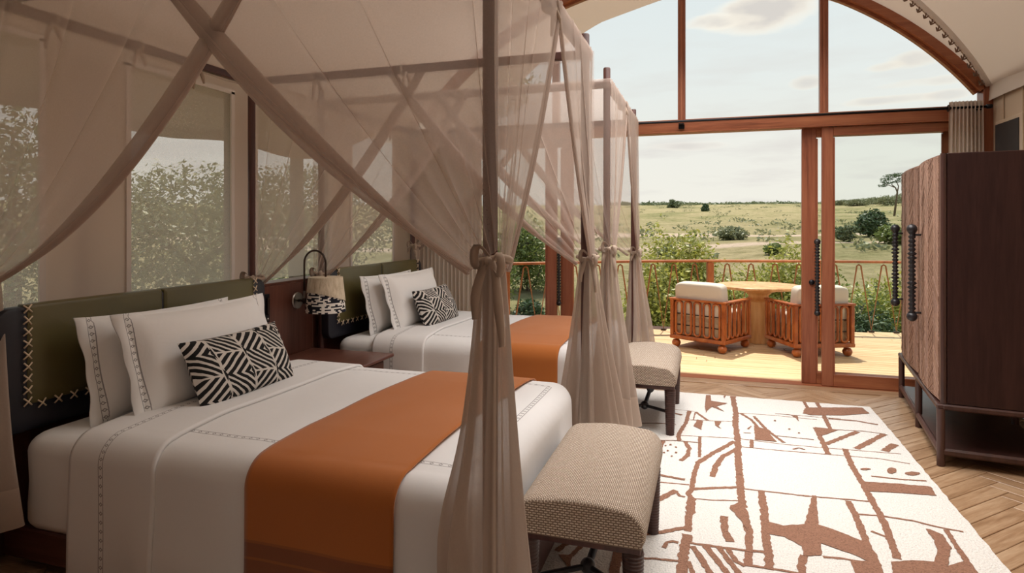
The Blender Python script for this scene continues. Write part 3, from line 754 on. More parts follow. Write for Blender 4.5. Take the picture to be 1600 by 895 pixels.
def linen_pattern(name, lines, two=True):
    """white linen with fine embroidered borders: lines = list of (axis, value, lo, hi) in object space"""
    m, t, b = new_mat(name); b.inputs['Roughness'].default_value = .75; b.inputs['Specular IOR Level'].default_value = .25
    c = nd(t, 'ShaderNodeTexCoord'); sp = nd(t, 'ShaderNodeSeparateXYZ'); link(t, c.outputs['Object'], sp.inputs[0])
    def mth(op, a, b_=None, c_=None):
        n = nd(t, 'ShaderNodeMath', operation=op)
        for i, x in enumerate((a, b_, c_)):
            if x is None: continue
            if isinstance(x, (int, float)): n.inputs[i].default_value = x
            else: link(t, x, n.inputs[i])
        return n.outputs[0]
    acc = None
    for ax, val, oax, lo, hi, wd, zlo in lines:
        d = mth('ABSOLUTE', mth('SUBTRACT', sp.outputs[ax], val))
        edge = mth('COMPARE', d, wd, .0016)                 # the two outlines
        ln = sp.outputs[oax] if oax != 3 else mth('ADD', sp.outputs[1], sp.outputs[2])
        fr = mth('ABSOLUTE', mth('SUBTRACT', mth('FRACT', mth('MULTIPLY', ln, 28)), .5))
        dia = mth('ADD', mth('DIVIDE', d, wd), mth('MULTIPLY', fr, 3.2))
        ringd = mth('COMPARE', dia, .62, .22)
        s = mth('MAXIMUM', edge, ringd)
        s = mth('MULTIPLY', s, mth('LESS_THAN', d, wd+.0018))
        if lo is not None:
            s = mth('MULTIPLY', s, mth('GREATER_THAN', sp.outputs[oax], lo)); s = mth('MULTIPLY', s, mth('LESS_THAN', sp.outputs[oax], hi))
        if zlo is not None: s = mth('MULTIPLY', s, mth('GREATER_THAN', sp.outputs[2], zlo))
        acc = s if acc is None else mth('MAXIMUM', acc, s)
    mx = nd(t, 'ShaderNodeMixRGB'); mx.inputs[1].default_value = (.78, .77, .76, 1); mx.inputs[2].default_value = (.22, .20, .20, 1)
    link(t, mth('MULTIPLY', acc, .85), mx.inputs[0]); link(t, mx.outputs[0], b.inputs['Base Color'])
    v = coord(t, 'Object'); n = nd(t, 'ShaderNodeTexNoise', in_Scale=9.0, in_Detail=5.0, in_Distortion=.5); link(t, v, n.inputs['Vector'])
    bp = nd(t, 'ShaderNodeBump', in_Strength=.16, in_Distance=.012); link(t, n.outputs['Fac'], bp.inputs['Height']); link(t, bp.outputs[0], b.inputs['Normal'])
    return m
M['sheet_pat'] = linen_pattern('embroidered_sheet', [(0, -2.285, 3, None, None, .011, None)])
M['duvet_pat'] = linen_pattern('embroidered_duvet', [(1, 2.04-.0, 0, -2.1, -.80, .010, .5), (1, 3.20, 0, -2.1, -.80, .010, .5), (0, -.80, 1, 2.04, 3.20, .011, .5)])
def throw_mat():
    m, t, b = new_mat('orange_throw_wool'); b.inputs['Roughness'].default_value = .85; b.inputs['Specular IOR Level'].default_value = .15
    c = nd(t, 'ShaderNodeTexCoord'); sp = nd(t, 'ShaderNodeSeparateXYZ'); link(t, c.outputs['Object'], sp.inputs[0])
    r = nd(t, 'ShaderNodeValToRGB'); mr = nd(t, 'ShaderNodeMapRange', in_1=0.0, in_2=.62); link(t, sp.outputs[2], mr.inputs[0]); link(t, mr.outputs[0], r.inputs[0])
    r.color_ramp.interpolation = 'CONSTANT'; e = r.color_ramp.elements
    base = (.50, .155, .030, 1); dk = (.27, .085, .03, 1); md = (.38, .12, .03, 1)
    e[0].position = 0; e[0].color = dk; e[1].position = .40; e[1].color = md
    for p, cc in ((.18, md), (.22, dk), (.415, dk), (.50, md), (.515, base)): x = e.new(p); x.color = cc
    v = coord(t, 'Object', (1, 1, 1)); n = nd(t, 'ShaderNodeTexNoise', in_Scale=700.0, in_Detail=2.0); link(t, v, n.inputs['Vector'])
    mx = nd(t, 'ShaderNodeMixRGB', blend_type='MULTIPLY', in_0=.25); link(t, r.outputs[0], mx.inputs[1]); link(t, n.outputs['Fac'], mx.inputs[2])
    n2 = nd(t, 'ShaderNodeTexNoise', in_Scale=3.0, in_Detail=3.0); link(t, v, n2.inputs['Vector'])
    link(t, mx.outputs[0], b.inputs['Base Color'])
    ad = nd(t, 'ShaderNodeMath', operation='MULTIPLY_ADD'); link(t, n2.outputs['Fac'], ad.inputs[0]); ad.inputs[1].default_value = 2.0; link(t, n.outputs['Fac'], ad.inputs[2])
    bp = nd(t, 'ShaderNodeBump', in_Strength=.25, in_Distance=.003); link(t, ad.outputs[0], bp.inputs['Height']); link(t, bp.outputs[0], b.inputs['Normal'])
    b.inputs['Sheen Weight'].default_value = .3
    return m
M['throw'] = throw_mat()

# mattress: a soft-edged block under the fitted sheet
mt = MB()
def mat_f(x0, x1, y0, y1, z0, z1, r):
    n = 12; prof = []
    for k in range(7): a = -PI/2+PI/2*k/6; prof.append((r-r*math.cos(a)*1.0 if 0 else (1-math.cos(a))*r, z0+.03+.03*math.sin(a)))
    prof = [(.03, z0)]+[(r*.3*(1-math.sin(PI/2*k/4)), z0+.04*k/4) for k in range(5)]+[(0, z0+.1), (.004, (z0+z1)/2), (0, z1-r)]+[(r*(1-math.cos(PI/2*k/6)), z1-r+r*math.sin(PI/2*k/6)) for k in range(1, 7)]+[(.3, z1+.012), (.6, z1+.016)]
    vs = []
    for ins, z in prof:
        rr = max(.02, .10-ins*.5); pts = []
        a0, a1, b0, b1 = x0+ins, x1-ins, y0+ins, y1-ins
        for cx, cy, s in ((a1-rr, b1-rr, 0), (a0+rr, b1-rr, 1), (a0+rr, b0+rr, 2), (a1-rr, b0+rr, 3)):
            for k in range(n+1):
                q = s*PI/2+PI/2*k/n; pts.append((cx+rr*math.cos(q), cy+rr*math.sin(q), z))
        vs.append(pts)
    m = len(vs[0]); fs = []
    for i in range(len(vs)-1):
        for k in range(m): fs.append((i*m+k, i*m+(k+1) % m, (i+1)*m+(k+1) % m, (i+1)*m+k))
    fs.append(tuple(range(m))[::-1]); fs.append(tuple((len(vs)-1)*m+k for k in range(m)))
    return MB().add([p for r_ in vs for p in r_], fs)
def bedding(dy, words):
    res = []
    o = mat_f(-2.79, -.73, 1.872, 3.372, .172, .565, .07).build('mattress', M['white_linen'], smooth=True)
    o.location = (0, dy, 0); tag(o, 'mattress in a smooth white fitted sheet on the %s' % words, 'mattress', 'mattresses of the two beds')
    s = cloth_over(-2.45, -2.02, 1.852, 3.392, .105, .606, .52, 30, 150, off=.006, puff=.016, wr=.006, foot=False, seed=11, ze=.045)
    for i, p in enumerate(s.v):
        k = max(0, .5-p[2]); s.v[i] = (p[0]+.0*k-(.02*k), p[1], p[2])
    o = s.build('top_sheet', M['sheet_pat'], smooth=True); o.location = (0, dy, 0)
    so = o.modifiers.new('thick', 'SOLIDIFY'); so.thickness = .016; so.offset = -1
    tag(o, 'turned-down white sheet with a fine embroidered border on the %s' % words, 'sheet', 'turned-down sheets of the two beds')
    d = cloth_over(-2.26, -.705, 1.862, 3.382, .10, .592, .50, 90, 130, off=.004, puff=.014, wr=.006, foot=True, seed=11, ze=.04)
    o = d.build('duvet', M['duvet_pat'], smooth=True); o.location = (0, dy, 0)
    so = o.modifiers.new('thick', 'SOLIDIFY'); so.thickness = .012; so.offset = -1
    tag(o, 'white duvet with embroidered border lines on the %s' % words, 'duvet', 'duvets of the two beds')
    t_ = cloth_over(-1.555, -.955, 1.848, 3.396, .105, .600, .47, 34, 150, off=.006, puff=.022, wr=.005, foot=False, seed=11, ze=.03)
    def skew(p):   # the throw lies a little askew
        k = (p[1]-2.6)*.05
        return (p[0]+k-.01*max(0, .5-p[2]), p[1], p[2])
    t_.v = [skew(p) for p in t_.v]
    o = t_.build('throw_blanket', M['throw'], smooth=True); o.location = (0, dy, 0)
    so = o.modifiers.new('thick', 'SOLIDIFY'); so.thickness = .006; so.offset = -1
    tag(o, 'burnt orange throw laid across the foot of the %s' % words, 'blanket', 'orange throws of the two beds')
bedding(0, 'bed nearest the camera'); bedding(DY, 'far bed by the glass doors')

# ---- pillows
def pillow_mb(w, h, t, flange=0.0, seed=0, n=22):
    def half(sg):
        def f(u, v):
            a, b = u*2-1, v*2-1
            x = a*w/2*(1-.055*(1-abs(b)**2)*abs(a)**3); z = b*h/2*(1-.07*(1-abs(a)**2)*abs(b)**3)
            k = max(0, (1-abs(a)**2.6)*(1-abs(b)**2.6))**.5
            q = mn.noise(Vector((a*1.6+seed, b*1.6, sg*3+seed)))*.012+mn.noise(Vector((a*5+seed, b*5, sg)))*.004*k
            return (x, sg*(t/2*k+q*k), z+h/2)
        return f
    m_ = MB().grid(half(-1), n, n)
    m2 = MB().grid(half(1), n, n); m2.f = [q[::-1] for q in m2.f]
    m_.add(m2.v, m2.f, m2.uv)
    if flange:
        ring = [(-1+2*k/n, -1) for k in range(n)]+[(1, -1+2*k/n) for k in range(n)]+[(1-2*k/n, 1) for k in range(n)]+[(-1, 1-2*k/n) for k in range(n)]
        vs = []; uv = []
        for a, b in ring:
            x = a*w/2*(1-.055*(1-abs(b)**2)*abs(a)**3); z = b*h/2*(1-.07*(1-abs(a)**2)*abs(b)**3)+h/2
            wv = .006*math.sin(a*11+b*9+seed)
            fx = a*flange if abs(a) == 1 else a*flange*.95; fz = b*flange*.25
            for s_, y in ((0, 0), (1, wv)):
                vs.append((x+fx*s_, y, z+fz*s_)); uv.append((a*.5+.5+(a*.03*s_), b*.5+.5))
        m = len(ring); base = len(vs)
        fs = [(2*i, 2*((i+1) % m), 2*((i+1) % m)+1, 2*i+1) for i in range(m)]
        vs2 = [(x, y+.006, z) for x, y, z in vs]
        m_.add(vs+vs2, fs+[tuple(j+base for j in f[::-1]) for f in fs]+[(2*i+1, 2*((i+1) % m)+1, 2*((i+1) % m)+1+base, 2*i+1+base) for i in range(m)], uv+uv)
    return m_
def sham_mat():
    m, t, b = new_mat('embroidered_pillow_linen'); b.inputs['Roughness'].default_value = .75; b.inputs['Specular IOR Level'].default_value = .25
    c = nd(t, 'ShaderNodeTexCoord'); sp = nd(t, 'ShaderNodeSeparateXYZ'); link(t, c.outputs['Object'], sp.inputs[0])
    def mth(op, a, b_=None, c_=None):
        n = nd(t, 'ShaderNodeMath', operation=op)
        for i, x in enumerate((a, b_, c_)):
            if x is None: continue
            if isinstance(x, (int, float)): n.inputs[i].default_value = x
            else: link(t, x, n.inputs[i])
        return n.outputs[0]
    ax = mth('ABSOLUTE', sp.outputs[0]); d = mth('ABSOLUTE', mth('SUBTRACT', ax, .405))
    zz = mth('ABSOLUTE', mth('SUBTRACT', sp.outputs[2], .235)); d2 = mth('ABSOLUTE', mth('SUBTRACT', zz, .222))
    def band(d, ln):
        edge = mth('COMPARE', d, .011, .0016)
        fr = mth('ABSOLUTE', mth('SUBTRACT', mth('FRACT', mth('MULTIPLY', ln, 32)), .5))
        dia = mth('COMPARE', mth('ADD', mth('DIVIDE', d, .011), mth('MULTIPLY', fr, 3.2)), .62, .25)
        return mth('MULTIPLY', mth('MAXIMUM', edge, dia), mth('LESS_THAN', d, .013))
    s = band(d, sp.outputs[2])
    mx = nd(t, 'ShaderNodeMixRGB'); mx.inputs[1].default_value = (.82, .81, .79, 1); mx.inputs[2].default_value = (.20, .19, .19, 1)
    link(t, mth('MULTIPLY', s, .85), mx.inputs[0]); link(t, mx.outputs[0], b.inputs['Base Color'])
    v = coord(t, 'Object'); n = nd(t, 'ShaderNodeTexNoise', in_Scale=7.0, in_Detail=5.0, in_Distortion=.8); link(t, v, n.inputs['Vector'])
    bp = nd(t, 'ShaderNodeBump', in_Strength=.25, in_Distance=.015); link(t, n.outputs['Fac'], bp.inputs['Height']); link(t, bp.outputs[0], b.inputs['Normal'])
    return m
def zigzag_mat(name='zigzag_cushion_cotton', k1=3.0, k2=9.0):
    m, t, b = new_mat(name); b.inputs['Roughness'].default_value = .85; b.inputs['Specular IOR Level'].default_value = .15
    c = nd(t, 'ShaderNodeTexCoord'); mp = nd(t, 'ShaderNodeMapping'); mp.inputs['Rotation'].default_value = (0, math.radians(-8), 0); link(t, c.outputs['Object'], mp.inputs[0])
    nn = nd(t, 'ShaderNodeTexNoise', in_Scale=14.0, in_Detail=3.0); link(t, mp.outputs[0], nn.inputs['Vector'])
    vm_ = nd(t, 'ShaderNodeVectorMath', operation='MULTIPLY_ADD'); link(t, nn.outputs['Color'], vm_.inputs[0]); vm_.inputs[1].default_value = (.012, 0, .012); link(t, mp.outputs[0], vm_.inputs[2])
    sp = nd(t, 'ShaderNodeSeparateXYZ'); link(t, vm_.outputs[0], sp.inputs[0])
    def mth(op, a, b_=None, c_=None):
        n = nd(t, 'ShaderNodeMath', operation=op)
        for i, x in enumerate((a, b_, c_)):
            if x is None: continue
            if isinstance(x, (int, float)): n.inputs[i].default_value = x
            else: link(t, x, n.inputs[i])
        return n.outputs[0]
    # skewed cells (columns), arrow heads nested inside each
    u = mth('MULTIPLY', sp.outputs[0], 6.0); v = mth('MULTIPLY', sp.outputs[2], 4.6)
    uu = mth('ADD', u, mth('MULTIPLY', v, .42))
    fu = mth('FRACT', uu); col = mth('FLOOR', uu)
    par = mth('MULTIPLY', mth('FRACT', mth('MULTIPLY', col, .5)), 2)
    tri = mth('ABSOLUTE', mth('SUBTRACT', fu, .5))
    vv = mth('ADD', v, mth('MULTIPLY', par, .5))
    fv = mth('ABSOLUTE', mth('SUBTRACT', mth('FRACT', vv), .5))
    st = mth('FRACT', mth('MULTIPLY', mth('SUBTRACT', mth('ADD', mth('MULTIPLY', fv, 1.9), fu), .0), 3.4))
    blk = mth('GREATER_THAN', st, .42)
    lines_ = mth('GREATER_THAN', tri, .455)
    lines2 = mth('LESS_THAN', fv, .02)
    wht = mth('MAXIMUM', lines_, lines2)
    blk = mth('MULTIPLY', blk, mth('SUBTRACT', 1, wht))
    dm = mth('LESS_THAN', mth('ADD', mth('MULTIPLY', mth('SUBTRACT', .5, tri), 3.4), mth('MULTIPLY', mth('SUBTRACT', .5, fv), 2.2)), .33)
    blk = mth('MAXIMUM', blk, dm)
    mx = nd(t, 'ShaderNodeMixRGB'); mx.inputs[1].default_value = (.62, .58, .53, 1); mx.inputs[2].default_value = (.016, .015, .015, 1)
    link(t, blk, mx.inputs[0]); link(t, mx.outputs[0], b.inputs['Base Color'])
    n = nd(t, 'ShaderNodeTexNoise', in_Scale=500.0, in_Detail=2.0); link(t, c.outputs['Object'], n.inputs['Vector'])
    bp = nd(t, 'ShaderNodeBump', in_Strength=.3, in_Distance=.002); link(t, n.outputs['Fac'], bp.inputs['Height']); link(t, bp.outputs[0], b.inputs['Normal'])
    return m
M['sham'] = sham_mat(); M['zigzag'] = zigzag_mat()
def place(o, loc, lean, yaw, roll=0):
    o.location = loc
    o.rotation_euler = (Matrix.Rotation(yaw, 4, 'Z') @ Matrix.Rotation(lean, 4, 'X') @ Matrix.Rotation(roll, 4, 'Y')).to_euler()
# local -y faces the foot of the bed; width along world Y
def pillows(dy, wds, flip):
    YA = PI/2
    o = pillow_mb(.84, .46, .20, .055, seed=1).build('pillow', M['sham'], smooth=True, angle=None); place(o, (-2.57, 2.50+dy, .575), math.radians(-13), YA+.02, .01)
    tag(o, 'rear white embroidered pillow against the headboard on the %s' % wds, 'pillow', 'white pillows')
    o = pillow_mb(.84, .47, .21, .055, seed=5).build('pillow', M['sham'], smooth=True); place(o, (-2.37, 2.56+dy, .59), math.radians(-17), YA-.03, -.0)
    tag(o, 'front white pillow behind the patterned cushion, %s' % wds, 'pillow', 'white pillows')
    o = pillow_mb(.66, .34, .16, 0, seed=8).build('lumbar_cushion', M['zigzag'], smooth=True); place(o, (-2.17, 2.575+dy, .602), math.radians(-24), YA-.02, -.01)
    tag(o, 'black and white zigzag lumbar cushion on the %s' % wds, 'cushion', 'zigzag lumbar cushions')
pillows(0, 'bed nearest the camera', 0); pillows(DY, 'far bed by the glass doors', 1)

# ---- headboards
def headboard(dy, label):
    ya, yb = Y0-.03, Y1+.03
    r = thing('headboard', label, 'headboard', (-2.83, 2.622+dy, .56), group='leather headboards')
    def rr_prism(y0, y1, z0, z1, x0, x1, rad, corners=(1, 1, 1, 1), bev=.015, n=6):
        pts = []
        for (cy, cz, s), c in zip(((y1, z1, 0), (y0, z1, 1), (y0, z0, 2), (y1, z0, 3)), corners):
            q0 = rad if c else .008
            sy = -1 if s in (0, 3) else 1; sz = -1 if s in (0, 1) else 1
            for k in range(n+1):
                a = s*PI/2+PI/2*k/n; pts.append((cy+sy*q0+q0*math.cos(a), cz+sz*q0+q0*math.sin(a)))
        cy, cz = (y0+y1)/2, (z0+z1)/2; vs = []
        for x, ins in ((x0, 0), (x1-bev, 0), (x1-bev*.3, bev*.3), (x1, bev)):
            for y, z in pts:
                vs.append((x, y-(ins if y > cy else -ins), z-(ins if z > cz else -ins)))
        m = len(pts); fs = [(i*m+k, i*m+(k+1) % m, (i+1)*m+(k+1) % m, (i+1)*m+k) for i in range(3) for k in range(m)]
        fs.append(tuple(range(m))[::-1]); fs.append(tuple(3*m+k for k in range(m)))
        return MB().add(vs, fs)
    o_ = lambda mb, nm, mt_: mb.build(nm, mt_, r, world=True, smooth=True, angle=ANG)
    def sh(mb): mb.v = [(x, y+dy, z) for x, y, z in mb.v]; return mb
    o_(sh(rr_prism(ya, yb, .56, 1.098, -2.862, -2.80, .06)), 'leather_border', M['navy'])
    zs = .672
    for a, b, cs in ((ya+.115, 2.622-.002, (0, 0, 1, 0)), (2.622+.002, yb-.115, (0, 0, 0, 1))):
        o_(sh(rr_prism(a, b, zs, 1.108, -2.85, -2.792, .035, cs, .018)), 'leather_pad', M['olive'])
    # cross stitches: one object each
    pts = []
    n = 9
    for k in range(n): z = zs+.02+(1.09-zs-.01)*k/(n-1)*.98; pts.append((ya+.115, z)); pts.append((yb-.115, z))
    yy = ya+.115+.06
    while yy < yb-.14: pts.append((yy, zs)); yy += .072
    s1 = MB()
    for sg in (1, -1): s1.tube([(0, -.017*sg, -.017), (.004, 0, 0), (0, .017*sg, .017)], .0035, 5)
    me = s1.data('cross_stitch', M['stitch'])
    for y, z in pts:
        o = bpy.data.objects.new('cross_stitch', me); C.objects.link(o); o.parent = r; o.location = (-2.788+2.83, y+dy-(2.622+dy), z-.56); o.rotation_euler = (random.uniform(-.15, .15), 0, 0)
    return r
headboard(0, 'olive leather headboard with a dark cross-stitched border behind the bed nearest the camera')
headboard(DY, 'olive leather headboard with a dark cross-stitched border behind the far bed')

# ---- bedside table
ns = thing('bedside_table', 'dark glossy timber bedside table between the two beds', 'table', (-2.6, 3.79, 0))
MB().box((-2.57, 3.79, .49), (.70, .68, .024), .005).build('tabletop', M['nightstand'], ns, world=True)
MB().box((-2.60, 3.79, .36), (.62, .60, .23), .005).build('table_body', M['panel_wood'], ns, world=True)
dr = MB().box((-2.282, 3.79, .36), (.02, .56, .19), .004).build('drawer', M['nightstand'], ns, world=True)
MB().lathe([(.001, 0), (.012, .004), (.014, .02), (.001, .026)], (-2.272, 3.79, .36), 12, Matrix.Rotation(PI/2, 3, 'Y')).build('knob', M['bronze'], dr, world=True, smooth=True)
for x in (-2.88, -2.32):
    for y in (3.52, 4.06): MB().lathe([(.016, 0), (.024, .245)], (x, y, 0), 10).build('leg', M['dark_wood'], ns, world=True, smooth=True, angle=ANG)

# ---- reading switch panel and the wall lamp
sp_ = thing('switch_panel', 'narrow black metal reading-light panel on the timber wall beside the near headboard', 'switch', (-2.95, 3.62, .87))
MB().box((-2.943, 3.62, .87), (.014, .062, .20), .003).build('back_plate', M['black_metal'], sp_, world=True)
MB().box((-2.928, 3.622, .885), (.022, .022, .12), .006).build('light_bar', M['bronze'], sp_, world=True)
MB().lathe([(.001, 0), (.010, 0), (.010, .012), (.001, .014)], (-2.938, 3.622, .795), 12, Matrix.Rotation(PI/2, 3, 'Y')).build('switch_knob', M['steel'], sp_, world=True, smooth=True)

lp = thing('wall_lamp', 'wall lamp with an arched bronze arm and a two-tone woven shade between the beds', 'lamp', (-2.95, 3.97, .9))
LY = 3.97
MB().lathe([(.001, 0), (.062, 0), (.064, .006), (.058, .012), (.001, .014)], (-2.95, LY, .885), 28, Matrix.Rotation(PI/2, 3, 'Y')).build('wall_rose', M['steel'], lp, world=True, smooth=True, angle=ANG)
m_ = MB().tube([(-2.94, LY, .885), (-2.885, LY, .885)], .010, 10).lathe([(.013, -.02), (.015, 0), (.013, .02)], (-2.885, LY, .885), 12); m_.build('joint', M['bronze'], lp, world=True, smooth=True)
MB().lathe([(.010, 0), (.010, .055)], (-2.885, LY, .905), 12).build('sleeve', M['steel'], lp, world=True, smooth=True, angle=ANG)
SX = -2.70
arc = [(-2.885, LY, .90)]; arc += [(-2.885, LY, .96+.2*k/4) for k in range(5)]
cx_ = (-2.885+SX)/2; ra = (SX+2.885)/2
arc += [(cx_-ra*math.cos(PI*k/16), LY, 1.17+ra*1.0*math.sin(PI*k/16)) for k in range(1, 17)]
arc += [(SX, LY, 1.12), (SX, LY, 1.05)]
MB().tube(arc, .0075, 10).build('arm', M['bronze'], lp, world=True, smooth=True)
def shade_pt(a, z):      # z 0..1 from bottom to top
    r = .145+(.118-.145)*z
    return (SX+r*math.cos(a), LY+r*math.sin(a), .812+.252*z)
def weave_mat(name, c1, c2, su, sv, thr=.5, rough=.9):
    m, t, b = new_mat(name); b.inputs['Roughness'].default_value = rough; b.inputs['Specular IOR Level'].default_value = .15
    v = coord(t, 'UV', (su, sv, 1))
    bk_ = nd(t, 'ShaderNodeTexBrick'); bk_.offset = .5; bk_.inputs['Scale'].default_value = 1; bk_.inputs['Mortar Size'].default_value = .0; bk_.inputs['Bias'].default_value = 0
    bk_.inputs['Brick Width'].default_value = 1.0; bk_.inputs['Row Height'].default_value = 1.0
    bk_.inputs['Color1'].default_value = (0, 0, 0, 1); bk_.inputs['Color2'].default_value = (1, 1, 1, 1)
    link(t, v, bk_.inputs['Vector'])
    g = nd(t, 'ShaderNodeMath', operation='GREATER_THAN'); link(t, bk_.outputs['Color'], g.inputs[0]); g.inputs[1].default_value = thr
    mx = nd(t, 'ShaderNodeMixRGB'); link(t, g.outputs[0], mx.inputs[0]); mx.inputs[1].default_value = (*c1, 1); mx.inputs[2].default_value = (*c2, 1)
    link(t, mx.outputs[0], b.inputs['Base Color'])
    bp = nd(t, 'ShaderNodeBump', in_Strength=.4, in_Distance=.003); link(t, bk_.outputs['Color'], bp.inputs['Height']); link(t, bp.outputs[0], b.inputs['Normal'])
    return m
M['shade_bw'] = weave_mat('black_white_shade_weave', (.018, .018, .026), (.80, .75, .68), 40, 24, .45)
M['shade_straw'] = wood('straw_shade_weave', (.42, .33, .22), (.60, .50, .36), (.72, .62, .47), (60, 60, 14), .85, False)
lo = MB().grid(lambda u, v: shade_pt(2*PI*u, v), 64, 8, closed_u=False); lo.build('patterned_shade', M['shade_bw'], lp, world=True, smooth=True)
def up_pt(u, v):
    a = 2*PI*u; cut = .42+.17*math.cos(a-math.radians(252))
    z = cut+(1.0-cut)*v; p = shade_pt(a, z); k = .006
    return (p[0]+k*math.cos(a), p[1]+k*math.sin(a), p[2]+.001)
up = MB().grid(up_pt, 64, 6); up.build('straw_shade', M['shade_straw'], lp, world=True, smooth=True)
MB().lathe([(.118, 1.062), (.124, 1.064), (.124, 1.068), (.01, 1.069)], (SX, LY, 0), 32).build('shade_cap', M['shade_straw'], lp, world=True, smooth=True, angle=ANG)

# ================================================================ SHEER BED NETS
def ease(t): return t*t*(3-2*t)
def half_panel(P_mid, P_post, tie, nrm, seed, sag=.20, nf=6, amp=.020, over=.13, beyond=.045, roll=1.0):
    """net hung from half a rail and swept to the tie on the post; u=0 is the rolled free hem, u=1 runs down the post"""
    P_mid, P_post, tie, nrm = map(Vector, (P_mid, P_post, tie, nrm))
    al = (P_post-P_mid); Lr = al.length; al = al/Lr
    rnd = random.Random(seed); ph = [rnd.uniform(0, 6.28) for _ in range(8)]
    ub = .20
    pl = [(rnd.uniform(.26, .38), .022, .040), (rnd.uniform(.52, .68), .018, .034), (rnd.uniform(.80, .92), .016, .026)]
    def f(u, v):
        r_ = 0.0; bun = None
        if u < ub: g = -over/Lr+.012*u/ub; bun = u/ub; uu = 0
        else:
            uu = (u-ub)/(1-ub); g = -over/Lr+.012+(1+(over+beyond)/Lr-.012)*uu
            for c0, w0, b0 in pl:
                x = (uu-c0)/w0; e = math.exp(-x*x); g -= b0*x*e*1.15*min(1, v*2.2+.06); r_ += e
        T = P_mid+al*(Lr*g)
        q = 1-uu
        E = tie+al*(.040-.095*q)+Vector((0, 0, -.040*q+.030*uu))
        sg = sag*(q**1.15)*(E-T).length
        Cc = T.lerp(E, .5)+Vector((0, 0, -sg))
        p = T*(1-v)**2+Cc*(2*v*(1-v))+E*v*v
        t_ = (E*v+Cc*(1-2*v)-T*(1-v)); t_ = t_.normalized(); side = t_.cross(nrm)
        if side.z > 0: side = -side
        close = ease(max(0, min(1, (v-.45)/.5)))*(1-.55*ease(max(0, (v-.88)/.12)))
        w1 = math.sin(2*PI*nf*uu+ph[0]+.6*math.sin(4*uu+ph[1])); w2 = math.cos(2*PI*nf*uu+ph[0]+.6*math.sin(4*uu+ph[1]))
        bf = 1-math.exp(-((1-uu)/.03)**2)*0
        a = amp*.5*close*(.6+.4*math.sin(6*uu+ph[3]))
        soft = .010*math.sin(2*PI*1.7*uu+ph[4]+1.5*v)*math.sin(PI*min(1, v*1.1))
        if bun is None:
            p = p+nrm*(.014+a*w1+soft+.007*min(1.5, r_))+side*(a*.9*w2)
            if uu < .03: p = p+nrm*0
        else:
            wd_ = (.010+.030*math.sin(PI*min(1, v*1.05+.12))**.8)*roll
            an = 2*PI*2.3*bun+ph[5]+1.6*v
            k = min(1, (1-bun)*6)
            p = p+side*(wd_*(.3*(1-k)+math.cos(an))*(.25+.75*k)*.9)+nrm*(.014+.015*roll*math.sin(an)*k)
        return tuple(p)
    return MB().grid(f, 190, 40)
def lower_drape(px, py, zt, z0, off, rx, ry, seed, bulge=0.0):
    rnd = random.Random(seed); ph = [rnd.uniform(0, 6.28) for _ in range(6)]
    def f(u, v):
        a = 2*PI*u; k = v
        e = (.16*k+.84*k**1.15)
        r_x = .040+(rx-.040)*e; r_y = .040+(ry-.040)*e
        b = bulge*math.exp(-((v-.62)/.16)**2)*max(0, math.cos(a-3.4))**2
        ru = (.10+.20*k**.7)
        m = 1+ru*math.sin(7*a+ph[0]+.5*math.sin(2*a+ph[1])+.5*k)+ru*.55*math.sin(13*a+ph[2]+.8*k)+.10*k*math.sin(3*a+ph[3]+2*k)
        m += b
        x = px+off[0]*ease(min(1, k*(1.3 if z0 < .5 else 4)))+r_x*m*math.cos(a); y = py+off[1]*ease(min(1, k*(1.3 if z0 < .5 else 4)))+r_y*m*math.sin(a)
        z = zt+(z0-zt)*v+.03*k*math.sin(2*a+ph[4])*(1 if v == 1 else .6)
        return (x, y, max(.02, z))
    return MB().grid(f, 150, 44)
def bow(mbx, c, d1, tail=.16, s=1.0, seed=0):
    """a soft ribbon knot: a loop on each side and two tails"""
    c = Vector(c); d1 = Vector(d1).normalized(); up = Vector((0, 0, 1)); nr = d1.cross(up)
    def ribbon(path, w, th=.0018):
        n = len(path); vs = []
        for i, p in enumerate(path):
            t = (path[min(i+1, n-1)]-path[max(i-1, 0)]).normalized()
            s_ = (t.cross(nr).normalized()*.55+nr*.8).normalized(); ww = w*(.55+.45*math.sin(PI*min(1, (i+.6)/n)))
            for q in (1, -1):
                for h in (1, -1): vs.append(p+s_*ww*q/2+nr*th*h)
        fs = []
        for i in range(n-1):
            a = i*4; b = a+4
            for x, y in ((0, 1), (1, 3), (3, 2), (2, 0)): fs.append((a+x, a+y, b+y, b+x))
        mbx.add(vs, fs)
    for sg in (1, -1):
        lp_ = [c+d1*(sg*s*.043*math.sin(PI*k/10)*1.0)+up*(s*(.032*math.sin(2*PI*k/10)-.012*sg))+nr*(.02*math.sin(PI*k/10)) for k in range(11)]
        ribbon(lp_, .030*s)
        tl = [c+d1*(sg*s*(.012+.030*math.sin(PI*.5*k/8)))+up*(-tail*s*(k/8)**1.1*(1.15 if sg > 0 else .8))+nr*(.016+.006*math.sin(k+seed)) for k in range(9)]
        ribbon(tl, .034*s)
    mbx.sphere(tuple(c+nr*.012), .013*s, 10, 6)
